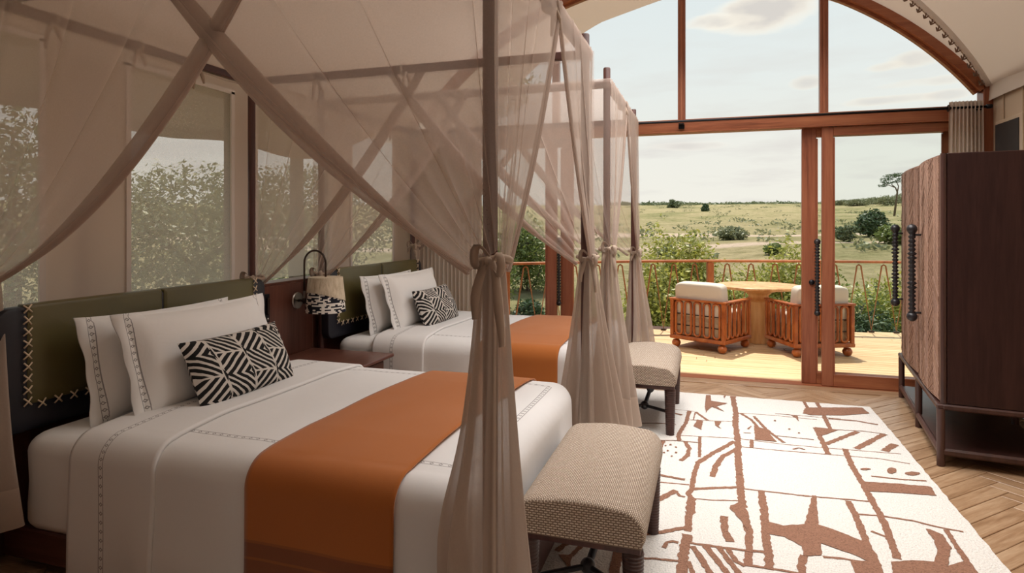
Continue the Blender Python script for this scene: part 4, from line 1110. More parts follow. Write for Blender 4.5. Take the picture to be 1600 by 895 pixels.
def tied_net(dy, side, end, tz, label, lower, seed, foot=True, bdir=(1, 0, 0), tail=.16, sag=.13, over=.13, roll=1.0):
    """side: 0 near side of the bed, 1 far side; foot: at the foot posts, else head posts"""
    py = (Y0 if side == 0 else Y1)+dy; px = X1 if foot else X0
    sy = -1 if side == 0 else 1
    r = thing('bed_net', label, 'bed net', (px, py, 0), group=None)
    xm = (X0+X1)/2; zr = 2.425; ns = Vector((0, sy, 0)); rail_off = .022
    tie = Vector((px+(.0), py+sy*.028, tz))
    half_panel((xm, py+sy*rail_off, zr), (px, py+sy*rail_off, zr), tie, ns, seed, sag=sag, over=over, roll=roll).build('side_drape', M['net'], r, world=True, smooth=True)
    if foot:
        ym = (Y0+Y1)/2+dy
        half_panel((px+rail_off, ym, zr), (px+rail_off, py, zr), tie+Vector((.03, -sy*.02, 0)), Vector((1, 0, 0)), seed+50, sag=.10, nf=7, over=.04, roll=.6).build('end_drape', M['net'], r, world=True, smooth=True)
    off, rx, ry, z0, bl = lower
    lower_drape(px+.012, py+sy*.018, tz-.01, z0, off, rx, ry, seed+9, bl).build('lower_drape', M['net_low'], r, world=True, smooth=True)
    tb = MB().tube([(px+.012+.056*math.cos(2*PI*k/20), py+sy*.018+.056*math.sin(2*PI*k/20), tz+.006*math.sin(4*PI*k/20+seed)) for k in range(20)], .0115, 8, closed=True)
    tb.build('tie_band', M['net_tie'], r, world=True, smooth=True)
    bm_ = MB(); bow(bm_, (px+.03, py+sy*.018-.072, tz), bdir, tail=tail, seed=seed); bm_.build('bow', M['net_tie'], r, world=True, smooth=True)
    return r
tied_net(0, 0, 1, 1.345, 'sheer net bow-tied around the nearest foot post before the orange throw', ((.0, -.045), .135, .10, .06, .35), 3, tail=.22, sag=.10, over=.20, roll=1.25)
tied_net(0, 1, 1, 1.27, 'sheer net tied to the far foot post of the bed nearest the camera', ((.0, .04), .18, .10, .17, .0), 14)
tied_net(0, 0, 0, 1.24, 'sheer net tied to the head post at the left edge of the picture', ((.09, -.10), .12, .11, .22, .3), 25, foot=False, sag=.20, over=.30, roll=1.1)
tied_net(0, 1, 0, 1.10, 'sheer net swept to the head post beside the wall lamp', ((-.03, -.12), .022, .06, .60, .0), 36, foot=False)
tied_net(DY, 0, 1, 1.295, 'sheer net tied to the near foot post of the far bed', ((.03, -.02), .14, .11, .14, .0), 47)
tied_net(DY, 1, 1, 1.21, 'sheer net tied to the foot post closest to the open glass doors', ((.03, .03), .13, .12, .20, .0), 58, tail=.1)
tied_net(DY, 0, 0, 1.08, 'sheer net swept behind the near end of the far headboard', ((-.03, .12), .022, .06, .60, .0), 69, foot=False)
tied_net(DY, 1, 0, 1.245, 'sheer net tied with a small bow to the head post by the corner curtain', ((.03, .04), .07, .08, .3, .0), 80, foot=False, tail=.1)
for dy, lb in ((0, 'bed nearest the camera'), (DY, 'far bed')):
    r = thing('canopy_net', 'flat sheer net stretched over the canopy rails of the %s' % lb, 'bed net', (-1.77, 2.62+dy, 2.43))
    def f(u, v):
        x = X0-.03+(X1-X0+.06)*u; y = Y0-.03+(Y1-Y0+.06)*v+dy
        s = math.sin(PI*u)*math.sin(PI*v)
        return (x, y, 2.430-.045*s**.6+.004*math.sin(x*14)*s+.003*math.sin(y*17))
    MB().grid(f, 50, 36).build('top_cloth', M['net_top'], r, world=True, smooth=True)
    bd = MB()
    for (a, b) in (((X0, Y0), (X1, Y0)), ((X1, Y0), (X1, Y1)), ((X1, Y1), (X0, Y1)), ((X0, Y1), (X0, Y0))):
        d = Vector((b[0]-a[0], b[1]-a[1], 0)).normalized(); n = Vector((d.y, -d.x, 0)); ln = math.dist(a, b)
        def g(u, v, a=a, d=d, n=n, ln=ln):
            s = -.03+(ln+.06)*u; o = (.03, .036, .037, .032)[int(round(v*3))]; z = (2.432, 2.425, 2.40, 2.368)[int(round(v*3))]
            return (a[0]+d.x*s+n.x*o, a[1]+d.y*s+dy+n.y*o, z+.003*math.sin(s*23))
        bd.grid(g, 40, 3)
    bd.build('rail_band', M['net'], r, world=True, smooth=True)
    for k, (x, y) in enumerate(((X0, 2.10), (X0, 2.95), (-1.77, Y1), (-2.4, Y1), (-1.3, Y0), (X1, 2.6), (X0, 2.55))):
        m_ = MB(); y += dy
        m_.tube([(x+(.033*math.cos(t_) if x == X0 or x == X1 else 0), y+(0 if x == X0 or x == X1 else .033*math.cos(t_)), 2.40+.036*math.sin(t_)) for t_ in [2*PI*j/12 for j in range(12)]], .007, 6, closed=True)
        for sg in (1, -1):
            m_.tube([(x+.03, y-.02, 2.38), (x+.035+.008*sg, y-.025+.02*sg, 2.33), (x+.03+.01*sg, y-.02+.03*sg, 2.27+.02*sg)], [.008, .011, .006], 6)
        m_.build('rail_tie', M['net_tie'], r, world=True, smooth=True)

# ================================================================ BENCHES
def bench_fabric(name):
    m, t, b = new_mat(name); b.inputs['Roughness'].default_value = .9; b.inputs['Specular IOR Level'].default_value = .15
    c = nd(t, 'ShaderNodeTexCoord'); mp = nd(t, 'ShaderNodeMapping'); link(t, c.outputs['UV'], mp.inputs[0])
    bk_ = nd(t, 'ShaderNodeTexBrick'); bk_.offset = .5
    for k, v in (('Scale', 1.0), ('Mortar Size', .15), ('Mortar Smooth', .3), ('Brick Width', 1.0), ('Row Height', .5)): bk_.inputs[k].default_value = v
    bk_.inputs['Color1'].default_value = (.84, .74, .62, 1); bk_.inputs['Color2'].default_value = (.68, .57, .46, 1); bk_.inputs['Mortar'].default_value = (.26, .19, .14, 1)
    link(t, mp.outputs[0], bk_.inputs['Vector'])
    n = nd(t, 'ShaderNodeTexNoise', in_Scale=2.2, in_Detail=4.0); link(t, mp.outputs[0], n.inputs['Vector'])
    mx = nd(t, 'ShaderNodeMixRGB', blend_type='OVERLAY', in_0=.5); link(t, bk_.outputs['Color'], mx.inputs[1]); link(t, n.outputs['Fac'], mx.inputs[2]); link(t, mx.outputs[0], b.inputs['Base Color'])
    iv = nd(t, 'ShaderNodeMath', operation='SUBTRACT', in_0=1.0); link(t, bk_.outputs['Fac'], iv.inputs[1])
    bp = nd(t, 'ShaderNodeBump', in_Strength=.8, in_Distance=.004); link(t, iv.outputs[0], bp.inputs['Height']); link(t, bp.outputs[0], b.inputs['Normal'])
    return m
M['bench_top'] = bench_fabric('bench_rope_weave')
def make_bench(label, loc):
    r = thing('bench', label, 'bench', loc, group='woven benches at the foot of the beds')
    W, D, z0, z1, rad = .465, .90, .355, .487, .085
    # cross section in x-z, extruded along y with rounded ends
    sec = [(-W/2+.01, z0), (-W/2, z0+.02), (-W/2, z1-rad)]
    sec += [(-W/2+rad-rad*math.cos(PI/2*k/8), z1-rad-.006+rad*math.sin(PI/2*k/8)) for k in range(1, 9)]
    for k in range(1, 6): x = -W/2+rad+(W-2*rad)*k/6; sec.append((x, z1-.006+.012*math.sin(PI*k/6)))
    sec += [(W/2-rad+rad*math.sin(PI/2*k/8), z1-rad-.006+rad*math.cos(PI/2*k/8)) for k in range(0, 9)]
    sec += [(W/2, z0+.02), (W/2-.01, z0)]
    ln = [0]
    for a, b in zip(sec[:-1], sec[1:]): ln.append(ln[-1]+math.dist(a, b))
    ny = 30; vs = []; uv = []; cz = (z0+z1)/2
    yy = [(-D/2, .030), (-D/2+.004, .014), (-D/2+.014, .004), (-D/2+.03, 0)]+[(-D/2+.03+(D-.06)*k/ny, 0) for k in range(1, ny)]+[(D/2-.03, 0), (D/2-.014, .004), (D/2-.004, .014), (D/2, .030)]
    for y, ins in yy:
        k = 1-ins/.45
        for (x, z), l in zip(sec, ln): vs.append((x*(1-ins*1.4), y, cz+(z-cz)*(1-ins*5.5) if z > cz else z)); uv.append((y/.013, l/.013))
    m = len(sec); fs = [(j*m+i, j*m+i+1, (j+1)*m+i+1, (j+1)*m+i) for j in range(len(yy)-1) for i in range(m-1)]
    mb = MB().add(vs, fs, uv)
    for e, idx in ((0, 0), (1, len(yy)-1)):       # woven end faces
        ring = [vs[idx*m+i] for i in range(m)]; half = m//2
        y = ring[0][1]; evs = []; euv = []; nrow = 6
        for i in range(m):
            for k in range(2):
                p = ring[i] if k == 0 else (ring[i][0], y, z0)
                evs.append(p); euv.append((p[0]/.017, p[2]/.017))
        mb.add(evs, [(2*i, 2*i+2, 2*i+3, 2*i+1) for i in range(m-1)], euv)
    mb.add([(-W/2+.01, -D/2+.03, z0), (W/2-.01, -D/2+.03, z0), (W/2-.01, D/2-.03, z0), (-W/2+.01, D/2-.03, z0)], [(0, 1, 2, 3)])
    mb.build('seat', M['bench_top'], r, smooth=True, angle=math.radians(40))
    MB().box((0, 0, .338), (W-.03, D-.04, .028), .004).build('seat_frame', M['dark_wood'], r)
    lx, ly = W/2-.045, D/2-.055
    prof = [(.026, 0)]
    z = .01
    while z < .32: q = .026+.010*z/.32; prof += [(q, z), (q+.003, z+.004), (q+.003, z+.008), (q, z+.012)]; z += .013
    prof += [(.036, .326)]
    lg = MB().lathe(prof, (0, 0, 0), 18).data('leg', M['wardrobe_leg'], smooth=True)
    for x in (-lx, lx):
        for y in (-ly, ly):
            o = bpy.data.objects.new('leg', lg); C.objects.link(o); o.parent = r; o.location = (x, y, 0)
    zc = .155
    for s in (-1, 1):
        MB().sphere((0, s*(ly-.16), zc), .030, 14, 10).build('stretcher_ball', M['beads'], r, smooth=True)
        for x in (-lx, lx): MB().tube([(x, s*ly, zc+.01), (0, s*(ly-.16), zc)], .011, 10).build('stretcher_arm', M['beads'], r, smooth=True, angle=ANG)
    pts = []; rr_ = []
    yy_ = -(ly-.17)
    while yy_ < ly-.17: pts += [(0, yy_, zc), (0, yy_+.005, zc)]; rr_ += [.0125, .015]; yy_ += .010
    MB().tube(pts, rr_, 10).build('stretcher_bar', M['black_metal'], r, smooth=True)
    return r
b1 = make_bench('woven-seat bench at the foot of the bed nearest the camera', (-.435, 2.575, 0))
copy_tree(b1, (-.435, 4.79, 0), label='woven-seat bench at the foot of the far bed near the doors')

# ================================================================ WARDROBE
WA = Vector((1.328, 4.352)); WB = Vector((1.548, 6.00))
wl_ = (WB-WA).length; wang = math.atan2(WB.y-WA.y, WB.x-WA.x)-PI/2     # local +y runs along the front, -x faces the beds
wd = thing('wardrobe', 'dark timber wardrobe with carved herringbone doors and long beaded handles on an open base', 'wardrobe', (WA.x, WA.y, 0), rz=wang)
WD = .60; zb, zt = .375, 1.885
def wside(y0, y1, name, mt_, z0=zb, z1=zt, x0=.022, x1=WD-.01, b=.004): return MB().box(((x0+x1)/2, (y0+y1)/2, (z0+z1)/2), (x1-x0, y1-y0, z1-z0), b).build(name, mt_, wd)
wside(.0, .03, 'side_panel', M['wardrobe_wood'], x0=.045); wside(wl_-.03, wl_, 'side_panel', M['wardrobe_wood'], x0=.045)
wside(.03, wl_-.03, 'top_panel', M['wardrobe_wood'], zt-.03, zt-.002); wside(.03, wl_-.03, 'bottom_panel', M['wardrobe_wood'], zb, zb+.03)
MB().box((WD-.02, wl_/2, (zb+zt)/2), (.015, wl_-.06, zt-zb-.06)).build('back_panel', M['wardrobe_wood'], wd)
MB().lathe([(.017, zb), (.017, zt)], (.028, .012, 0), 12).build('corner_pillar', M['wardrobe_leg'], wd, smooth=True, angle=ANG)
# doors: shallow bowed leaves faced with thin slanting slats
ND = 2
def door(y0, y1, hy):
    n = 14
    def bow_x(y): t = (y-y0)/(y1-y0); return .014-.020*math.sin(PI*t)
    vs = []
    for k in range(n+1):
        y = y0+.003+(y1-y0-.006)*k/n; x = bow_x(y)
        for xx in (x, x+.022):
            for z in (zb+.01, zt-.006): vs.append((xx, y, z))
    fs = []
    for k in range(n):
        a = 4*k; b = a+4
        for p, q in ((0, 1), (1, 3), (3, 2), (2, 0)): fs.append((a+p, b+p, b+q, a+q))
    fs += [(0, 1, 3, 2), (4*n, 4*n+2, 4*n+3, 4*n+1)]
    d = MB().add(vs, fs).build('door', M['carved'], wd)
    sl = MB(); rn = random.Random(int(y0*100)); nc = 6; cw = (y1-y0-.03)/nc
    for c in range(nc):
        ya = y0+.015+c*cw; yb = ya+cw; up = 1 if c % 2 == 0 else -1; z = zb+.02-.12
        while z < zt-.02:
            h = rn.uniform(.013, .021); ris = .115*up
            za, zb_ = (z, z+ris) if up > 0 else (z+.115, z)
            xo = -rn.uniform(.003, .0065)
            q = [(ya+.001, za), (yb-.001, zb_), (yb-.001, zb_+h*.8), (ya+.001, za+h*.8)]
            q = [(y, min(max(zz, zb+.016), zt-.012)) for y, zz in q]
            if max(p[1] for p in q)-min(p[1] for p in q) > .006:
                bv = [(bow_x(y)-.001, y, zz) for y, zz in q]+[(bow_x(y)+xo, y, zz) for y, zz in q]
                sl.add(bv, [(4, 5, 6, 7), (0, 1, 5, 4), (1, 2, 6, 5), (2, 3, 7, 6), (3, 0, 4, 7)])
            z += h
    s_ = sl.build('carved_slats', M['carved'], d); s_['kind'] = 'stuff'
    # beaded pull
    hx = bow_x(hy)-.058; prof = []; z = .835
    while z < 1.40:
        big = .0 if (abs(z-1.02) > .03 and abs(z-1.23) > .03) else .007
        prof += [(.014, z), (.025+big, z+.014), (.014, z+.028)]; z += .029
    h = MB().lathe(prof, (hx, hy, 0), 12)
    for zz in (.822, 1.425): h.sphere((hx, hy, zz), .034, 12, 8)
    for zz in (.85, 1.385): h.tube([(hx, hy, zz), (hx+.066, hy, zz)], .007, 8)
    h.build('beaded_handle', M['beads'], d, smooth=True)
door(.03, wl_*.47, wl_*.335); door(wl_*.47, wl_-.03, wl_*.865)
# open base: rail frame, legs, low shelf
for z, h, nm in ((zb-.018, .034, 'base_frame'), ):
    m_ = MB().box((.012, wl_/2, z), (.045, wl_+.02, h), .008).box((WD-.02, wl_/2, z), (.04, wl_, h), .006)
    for y in (.006, wl_-.006): m_.box((WD/2, y, z), (WD-.04, .04, h), .008)
    m_.build(nm, M['wardrobe_leg'], wd)
MB().box((WD/2, wl_/2, .085), (WD-.01, wl_+.0, .022), .006).build('low_shelf', M['wardrobe_leg'], wd)
MB().box((.010, wl_/2, .085), (.03, wl_+.01, .045), .012).build('shelf_edge', M['wardrobe_leg'], wd)
MB().box((WD/2, .006, .085), (WD-.03, .03, .045), .012).build('shelf_edge', M['wardrobe_leg'], wd)
for x in (.014, WD-.03):
    for y in (.008, wl_*.48, wl_-.008): MB().lathe([(.022, .0), (.023, zb-.03)], (x, y, 0), 14).build('leg', M['wardrobe_leg'], wd, smooth=True, angle=ANG)

# ================================================================ TERRACE FURNITURE
def make_chair(label, loc, rz):
    r = thing('armchair', label, 'armchair', loc, rz=rz, group='slatted terrace armchairs')
    W, D = .70, .66; zb, zt = .105, .575      # local -y is the back, seen from the room
    MB().box((0, 0, zb+.02), (W+.01, D+.01, .045), .010).build('base', M['chair_wood'], r)
    ft = MB().lathe([(.02, 0), (.040, .012), (.052, .042), (.050, .062), (.036, .085), (.02, .09)], (0, 0, 0), 18).data('ball_foot', M['chair_wood'])
    for x in (-W/2+.055, W/2-.055):
        for y in (-D/2+.055, D/2-.055):
            o = bpy.data.objects.new('ball_foot', ft); C.objects.link(o); o.parent = r; o.location = (x, y, 0)
    for x in (-W/2+.022, W/2-.022):
        for y in (-D/2+.022, D/2-.022): MB().box((x, y, (zb+zt)/2+.02), (.042, .042, zt-zb-.03), .006).build('corner_post', M['chair_wood'], r)
    MB().box((0, -D/2+.025, zt), (W+.02, .065, .024), .006).build('back_rail', M['chair_wood'], r)
    for x in (-W/2+.025, W/2-.025): MB().box((x, .03, zt-.0015), (.065, D-.045, .022), .006).build('arm_rail', M['chair_wood'], r)
    def loop(cx, cy, ax):
        h0, h1 = zb+.055, zt-.02; rd = .040; pts = []
        for k in range(9): a = PI*k/8; pts.append((rd*math.cos(a), h1-rd+rd*math.sin(a)))
        for k in range(9): a = PI+PI*k/8; pts.append((rd*math.cos(a), h0+rd+rd*math.sin(a)))
        P_ = [((cx+p, cy, z) if ax == 0 else (cx, cy+p, z)) for p, z in pts]
        return MB().tube(P_, .0135, 6, closed=True)
    n = 5; sp = (W-.10)/n
    for k in range(n): loop(-W/2+.05+sp*(k+.5), -D/2+.022, 0).build('loop_slat', M['chair_wood'], r, smooth=True)
    sp = (D-.10)/n
    for x in (-W/2+.022, W/2-.022):
        for k in range(n): loop(x, -D/2+.05+sp*(k+.5), 1).build('loop_slat', M['chair_wood'], r, smooth=True)
    for z in (.27, .40):
        MB().tube([(-W/2+.03, -D/2+.05, z), (W/2-.03, -D/2+.05, z)], .006, 6).build('strap', M['beads'], r)
    def soft(c, d, e, mt_, nm):
        def f(u, v):
            a, b = 2*PI*u, PI*(v-.5)
            sx = lambda t, p: math.copysign(abs(t)**p, t)
            return (c[0]+d[0]/2*sx(math.cos(b), e)*sx(math.cos(a), e), c[1]+d[1]/2*sx(math.cos(b), e)*sx(math.sin(a), e), c[2]+d[2]/2*sx(math.sin(b), e))
        return MB().grid(f, 48, 24).build(nm, mt_, r, smooth=True)
    soft((0, .02, .235), (W-.10, D-.06, .20), .18, M['cushion_tan'], 'seat_cushion')
    soft((0, .03, .385), (W-.10, D-.07, .15), .25, M['cushion'], 'seat_cushion')
    MB().box((0, -D/2+.085, .36), (W-.10, .05, .34), .015).build('back_support', M['cushion_tan'], r)
    bc = soft((0, 0, .15), (W-.09, .17, .42), .26, M['cushion'], 'back_cushion'); bc.location = (0, -D/2+.135, .42); bc.rotation_euler = (math.radians(7), 0, 0)
    return r
c1 = make_chair('slatted timber armchair with a cream cushion left of the round terrace table', (.03, 7.80, 0), -.50)
copy_tree(c1, (1.10, 7.84, 0), rz=.40, label='slatted timber armchair behind the sliding door stiles, right of the round table')
tb = thing('terrace_table', 'round timber table on a carved tree-trunk pedestal on the deck', 'table', (.60, 8.33, 0))
MB().lathe([(.001, .662), (.48, .668), (.505, .680), (.505, .700), (.495, .706), (.001, .706)], (.60, 8.33, 0), 48).build('tabletop', M['teak'], tb, world=True, smooth=True, angle=ANG)
def trunk(u, v):
    a = 2*PI*u; z = .662*v
    rr = .185-.012*math.sin(PI*v)
    if v > .78: rr = .172-.055*math.sin(PI*(v-.78)/.16) if v < .94 else .172+.14*((v-.94)/.06)
    rr *= 1+.035*math.sin(3*a+2*v)+.02*math.sin(7*a-3*v)+.008*math.sin(40*v)*(.1 if v < .78 else 1)
    if .10 < v < .115: rr *= .98
    return (.60+rr*math.cos(a), 8.33+rr*math.sin(a), z)
MB().grid(trunk, 64, 60).build('trunk_pedestal', M['teak'], tb, world=True, smooth=True)

# ================================================================ LANDSCAPE
def ground_z(x, y):
    d = math.hypot(x, y)
    T = [(0, -2.0), (14, -2.0), (22, -1.5), (40, -.15), (80, 1.15), (150, 3.2), (400, 13.6), (600, 20.0), (900, 21), (1500, 10)]
    z = T[-1][1]
    for (a, za), (b, zb_) in zip(T[:-1], T[1:]):
        if d <= b: t = (d-a)/(b-a); z = za+(zb_-za)*t; break
    az = math.atan2(x, y)        # to the right of the view the land climbs a little higher
    z += (d > 60)*min(1, (d-60)/200)*d*.010*max(0, min(1, (az-.16)/.25))
    z += mn.noise(Vector((x*.03, y*.03, 0)))*min(1.2, d*.012)+mn.noise(Vector((x*.11, y*.11, 4)))*min(.35, d*.006)
    return z
def grass_mat():
    m, t, b = new_mat('savanna_grass'); b.inputs['Roughness'].default_value = .95; b.inputs['Specular IOR Level'].default_value = .05
    v = coord(t)
    n1 = nd(t, 'ShaderNodeTexNoise', in_Scale=.045, in_Detail=8.0, in_Roughness=.65); link(t, v, n1.inputs['Vector'])
    n2 = nd(t, 'ShaderNodeTexNoise', in_Scale=.9, in_Detail=8.0, in_Roughness=.75); link(t, v, n2.inputs['Vector'])
    r1 = ramp_node(t, n1.outputs['Fac'], [(.30, (.19, .19, .09)), (.43, (.29, .26, .13)), (.55, (.40, .33, .19)), (.68, (.30, .27, .14))])
    r2 = ramp_node(t, n2.outputs['Fac'], [(.32, (.42, .46, .32)), (.55, (1, 1, 1)), (.75, (1.25, 1.2, 1.05))])
    mx = nd(t, 'ShaderNodeMixRGB', blend_type='MULTIPLY', in_0=.8); link(t, r1.outputs[0], mx.inputs[1]); link(t, r2.outputs[0], mx.inputs[2])
    # bare sandy track crossing the plain
    sp = nd(t, 'ShaderNodeSeparateXYZ'); link(t, v, sp.inputs[0])
    wv = nd(t, 'ShaderNodeTexNoise', in_Scale=.06, in_Detail=4.0); link(t, v, wv.inputs['Vector'])
    a = nd(t, 'ShaderNodeMath', operation='MULTIPLY_ADD', in_1=14.0); link(t, wv.outputs['Fac'], a.inputs[0])
    s1 = nd(t, 'ShaderNodeMath', operation='MULTIPLY_ADD', in_1=-.30); link(t, sp.outputs[0], s1.inputs[0]); link(t, sp.outputs[1], s1.inputs[2]); link(t, s1.outputs[0], a.inputs[2])
    outp = None
    for c, wdt in ((62.0, 3.4), (48.5, 1.2)):
        d = nd(t, 'ShaderNodeMath', operation='SUBTRACT', in_1=c); link(t, a.outputs[0], d.inputs[0])
        ab = nd(t, 'ShaderNodeMath', operation='ABSOLUTE'); link(t, d.outputs[0], ab.inputs[0])
        mr = nd(t, 'ShaderNodeMapRange', in_1=wdt*1.3, in_2=wdt*.6, in_3=0.0, in_4=.85); link(t, ab.outputs[0], mr.inputs[0])
        if outp is None: outp = mr.outputs[0]
        else:
            q = nd(t, 'ShaderNodeMath', operation='MAXIMUM'); link(t, outp, q.inputs[0]); link(t, mr.outputs[0], q.inputs[1]); outp = q.outputs[0]
    g = nd(t, 'ShaderNodeMath', operation='MULTIPLY'); link(t, outp, g.inputs[0])
    rg = nd(t, 'ShaderNodeMapRange', in_1=.30, in_2=.42, in_3=0.0, in_4=1.0); link(t, n2.outputs['Fac'], rg.inputs[0]); link(t, rg.outputs[0], g.inputs[1])
    m2 = nd(t, 'ShaderNodeMixRGB'); link(t, g.outputs[0], m2.inputs[0]); link(t, mx.outputs[0], m2.inputs[1]); m2.inputs[2].default_value = (.60, .46, .36, 1)
    link(t, m2.outputs[0], b.inputs['Base Color'])
    bp = nd(t, 'ShaderNodeBump', in_Strength=.9, in_Distance=.5); link(t, n2.outputs['Fac'], bp.inputs['Height']); link(t, bp.outputs[0], b.inputs['Normal'])
    return m
M['grass'] = grass_mat()
def terr():
    vs = []; na, nr = 150, 90
    rs = [3+1400*(k/nr)**2.6 for k in range(nr+1)]
    for r_ in rs:
        for k in range(na+1):
            a = math.radians(-125+215*k/na); x, y = r_*math.sin(a), r_*math.cos(a)+1
            vs.append((x, y, ground_z(x, y)))
    w_ = na+1
    return MB().add(vs, [(j*w_+i, j*w_+i+1, (j+1)*w_+i+1, (j+1)*w_+i) for j in range(nr) for i in range(na)])
g = terr().build('savanna_ground', M['grass'], smooth=True); tag(g, 'rolling grass savanna plain beyond the terrace', kind='structure')
def leafmat(name, c, tl=.35):
    m = bpy.data.materials.new(name); m.use_nodes = True; t = m.node_tree; t.nodes.clear()
    o = nd(t, 'ShaderNodeOutputMaterial'); a = nd(t, 'ShaderNodeBsdfDiffuse'); b = nd(t, 'ShaderNodeBsdfTranslucent'); g_ = nd(t, 'ShaderNodeBsdfGlossy', in_Roughness=.45)
    mix = nd(t, 'ShaderNodeMixShader', in_0=tl); m2 = nd(t, 'ShaderNodeMixShader', in_0=.05)
    tcn = nd(t, 'ShaderNodeTexCoord'); n = nd(t, 'ShaderNodeTexNoise', in_Scale=7.0, in_Detail=3.0); link(t, tcn.outputs['Object'], n.inputs['Vector'])
    r = ramp_node(t, n.outputs['Fac'], [(.32, tuple(x*.55 for x in c)), (.5, c), (.68, (min(1, c[0]*1.5), min(1, c[1]*1.3), c[2]*1.1))])
    for x in (a, b): link(t, r.outputs[0], x.inputs[0])
    link(t, a.outputs[0], mix.inputs[1]); link(t, b.outputs[0], mix.inputs[2]); link(t, mix.outputs[0], m2.inputs[1]); link(t, g_.outputs[0], m2.inputs[2]); link(t, m2.outputs[0], o.inputs[0])
    return m
M['leaf_bright'] = leafmat('bright_leaf', (.36, .38, .085)); M['leaf_mid'] = leafmat('mid_leaf', (.17, .22, .055)); M['leaf_dark'] = leafmat('dark_leaf', (.065, .11, .045), .2)
M['leaf_far'] = leafmat('far_leaf', (.14, .18, .09), .2); M['leaf_grey'] = leafmat('grey_leaf', (.22, .24, .13), .25)  # far leaf greyed a little: distance haze put into the colour
M['bark'] = wood('bark', (.07, .05, .035), (.14, .10, .07), (.22, .17, .12), (12, 12, 2), .9)
def leaves(lobes, n, size, seed, shell=.45):
    rg = np.random.default_rng(seed)
    wts = np.array([l[3]*l[4]*l[5] for l in lobes])**.67; wts /= wts.sum()
    ix = rg.choice(len(lobes), n, p=wts); Lb = np.array(lobes)[ix]
    d = rg.normal(size=(n, 3)); d /= np.linalg.norm(d, axis=1)[:, None]
    rad = (shell+(1-shell)*rg.random(n)**.6)*rg.uniform(.85, 1.12, n)
    c = Lb[:, :3]+d*rad[:, None]*Lb[:, 3:6]
    a = rg.normal(size=(n, 3)); a[:, 2] *= .7; a /= np.linalg.norm(a, axis=1)[:, None]
    b = np.cross(a, d+rg.normal(size=(n, 3))*.6); b /= (np.linalg.norm(b, axis=1)[:, None]+1e-9)
    s = size*rg.uniform(.6, 1.3, n)[:, None]
    nn = np.cross(a, b)
    v = np.stack([c-a*s, c+b*s*.42+nn*s*.12, c+a*s, c-b*s*.42+nn*s*.12], axis=1).reshape(-1, 3)
    return v
def foliage(name, lobes, n, size, mt_, parent, seed, off):
    v = leaves(lobes, n, size, seed)-np.array(off)
    me = bpy.data.meshes.new(name)
    me.vertices.add(len(v)); me.vertices.foreach_set('co', v.astype(np.float32).ravel())
    me.loops.add(len(v)); me.loops.foreach_set('vertex_index', np.arange(len(v), dtype=np.int32))
    me.polygons.add(n); me.polygons.foreach_set('loop_start', np.arange(0, 4*n, 4, dtype=np.int32)); me.polygons.foreach_set('loop_total', np.full(n, 4, dtype=np.int32))
    me.materials.append(mt_); me.update(calc_edges=True)
    o = bpy.data.objects.new(name, me); C.objects.link(o); o.parent = parent; o['kind'] = 'stuff'; return o
def bush(label, x, y, w_, h, n, size, mt_, seed, group=None, cat='shrub', name='shrub', nl=7, stems=6, z=None, grp=None):
    z0 = ground_z(x, y) if z is None else z; rn = random.Random(seed)
    r = thing(name, label, cat, (x, y, z0), group=group)
    lobes = []
    for k in range(nl):
        a = rn.uniform(0, 6.28); q = rn.uniform(0, .62)
        lw = w_*rn.uniform(.28, .5); lh = h*rn.uniform(.22, .42)
        lobes.append((x+q*w_*math.cos(a), y+q*w_*math.sin(a)*.8, z0+h*rn.uniform(.3, .98)-lh*.6, lw, lw, lh))
    lobes.append((x, y, z0+h*.42, w_*.8, w_*.7, h*.42))
    foliage('foliage', lobes, n, size, mt_, r, seed, (x, y, z0))
    sm = MB()
    for k in range(stems):
        l = lobes[k % len(lobes)]
        sm.tube([(x+rn.uniform(-.1, .1)*w_, y+rn.uniform(-.1, .1)*w_, z0-.1), ((x+l[0])/2+rn.uniform(-.1, .1), (y+l[1])/2, z0+(l[2]-z0)*.5), (l[0], l[1], l[2]+l[5]*.6)], [.03*w_, .02*w_, .008*w_], 5)
    sm.build('stems', M['bark'], r, world=True, smooth=True)['kind'] = 'stuff'
    return r
def at(px, d):
    q = ray(px, 352); s = d/970.0; return q[0]*s, q[1]*s
# leafy shrubs directly beyond the railing
for px, d, w_, h, n, mt_, lb in (
    (1010, 11.2, 1.15, 2.65, 4200, 'leaf_bright', 'leafy shrub beyond the railing, left of the terrace chairs beside the nets'),
    (1078, 12.0, 1.05, 3.0, 4600, 'leaf_bright', 'tallest leafy shrub behind the left terrace armchair'),
    (1150, 11.6, 1.0, 2.65, 3800, 'leaf_bright', 'leafy shrub behind the round terrace table'),
    (1215, 12.0, 1.2, 2.8, 4200, 'leaf_bright', 'leafy shrub left of the sliding door stile with the handle'),
    (1290, 11.8, 1.1, 2.5, 3400, 'leaf_mid', 'leafy shrub behind the right terrace armchair'),
    (1350, 11.0, .9, 1.75, 3200, 'leaf_dark', 'dark green shrub low behind the railing next to the wardrobe'),
    (1405, 11.9, 1.1, 2.3, 4200, 'leaf_bright', 'leafy shrub beyond the railing beside the wardrobe doors')):
    x, y = at(px, d); bush(lb, x, y, w_*1.2, h*1.06, int(n*3), .05, M[mt_], int(px), nl=12)
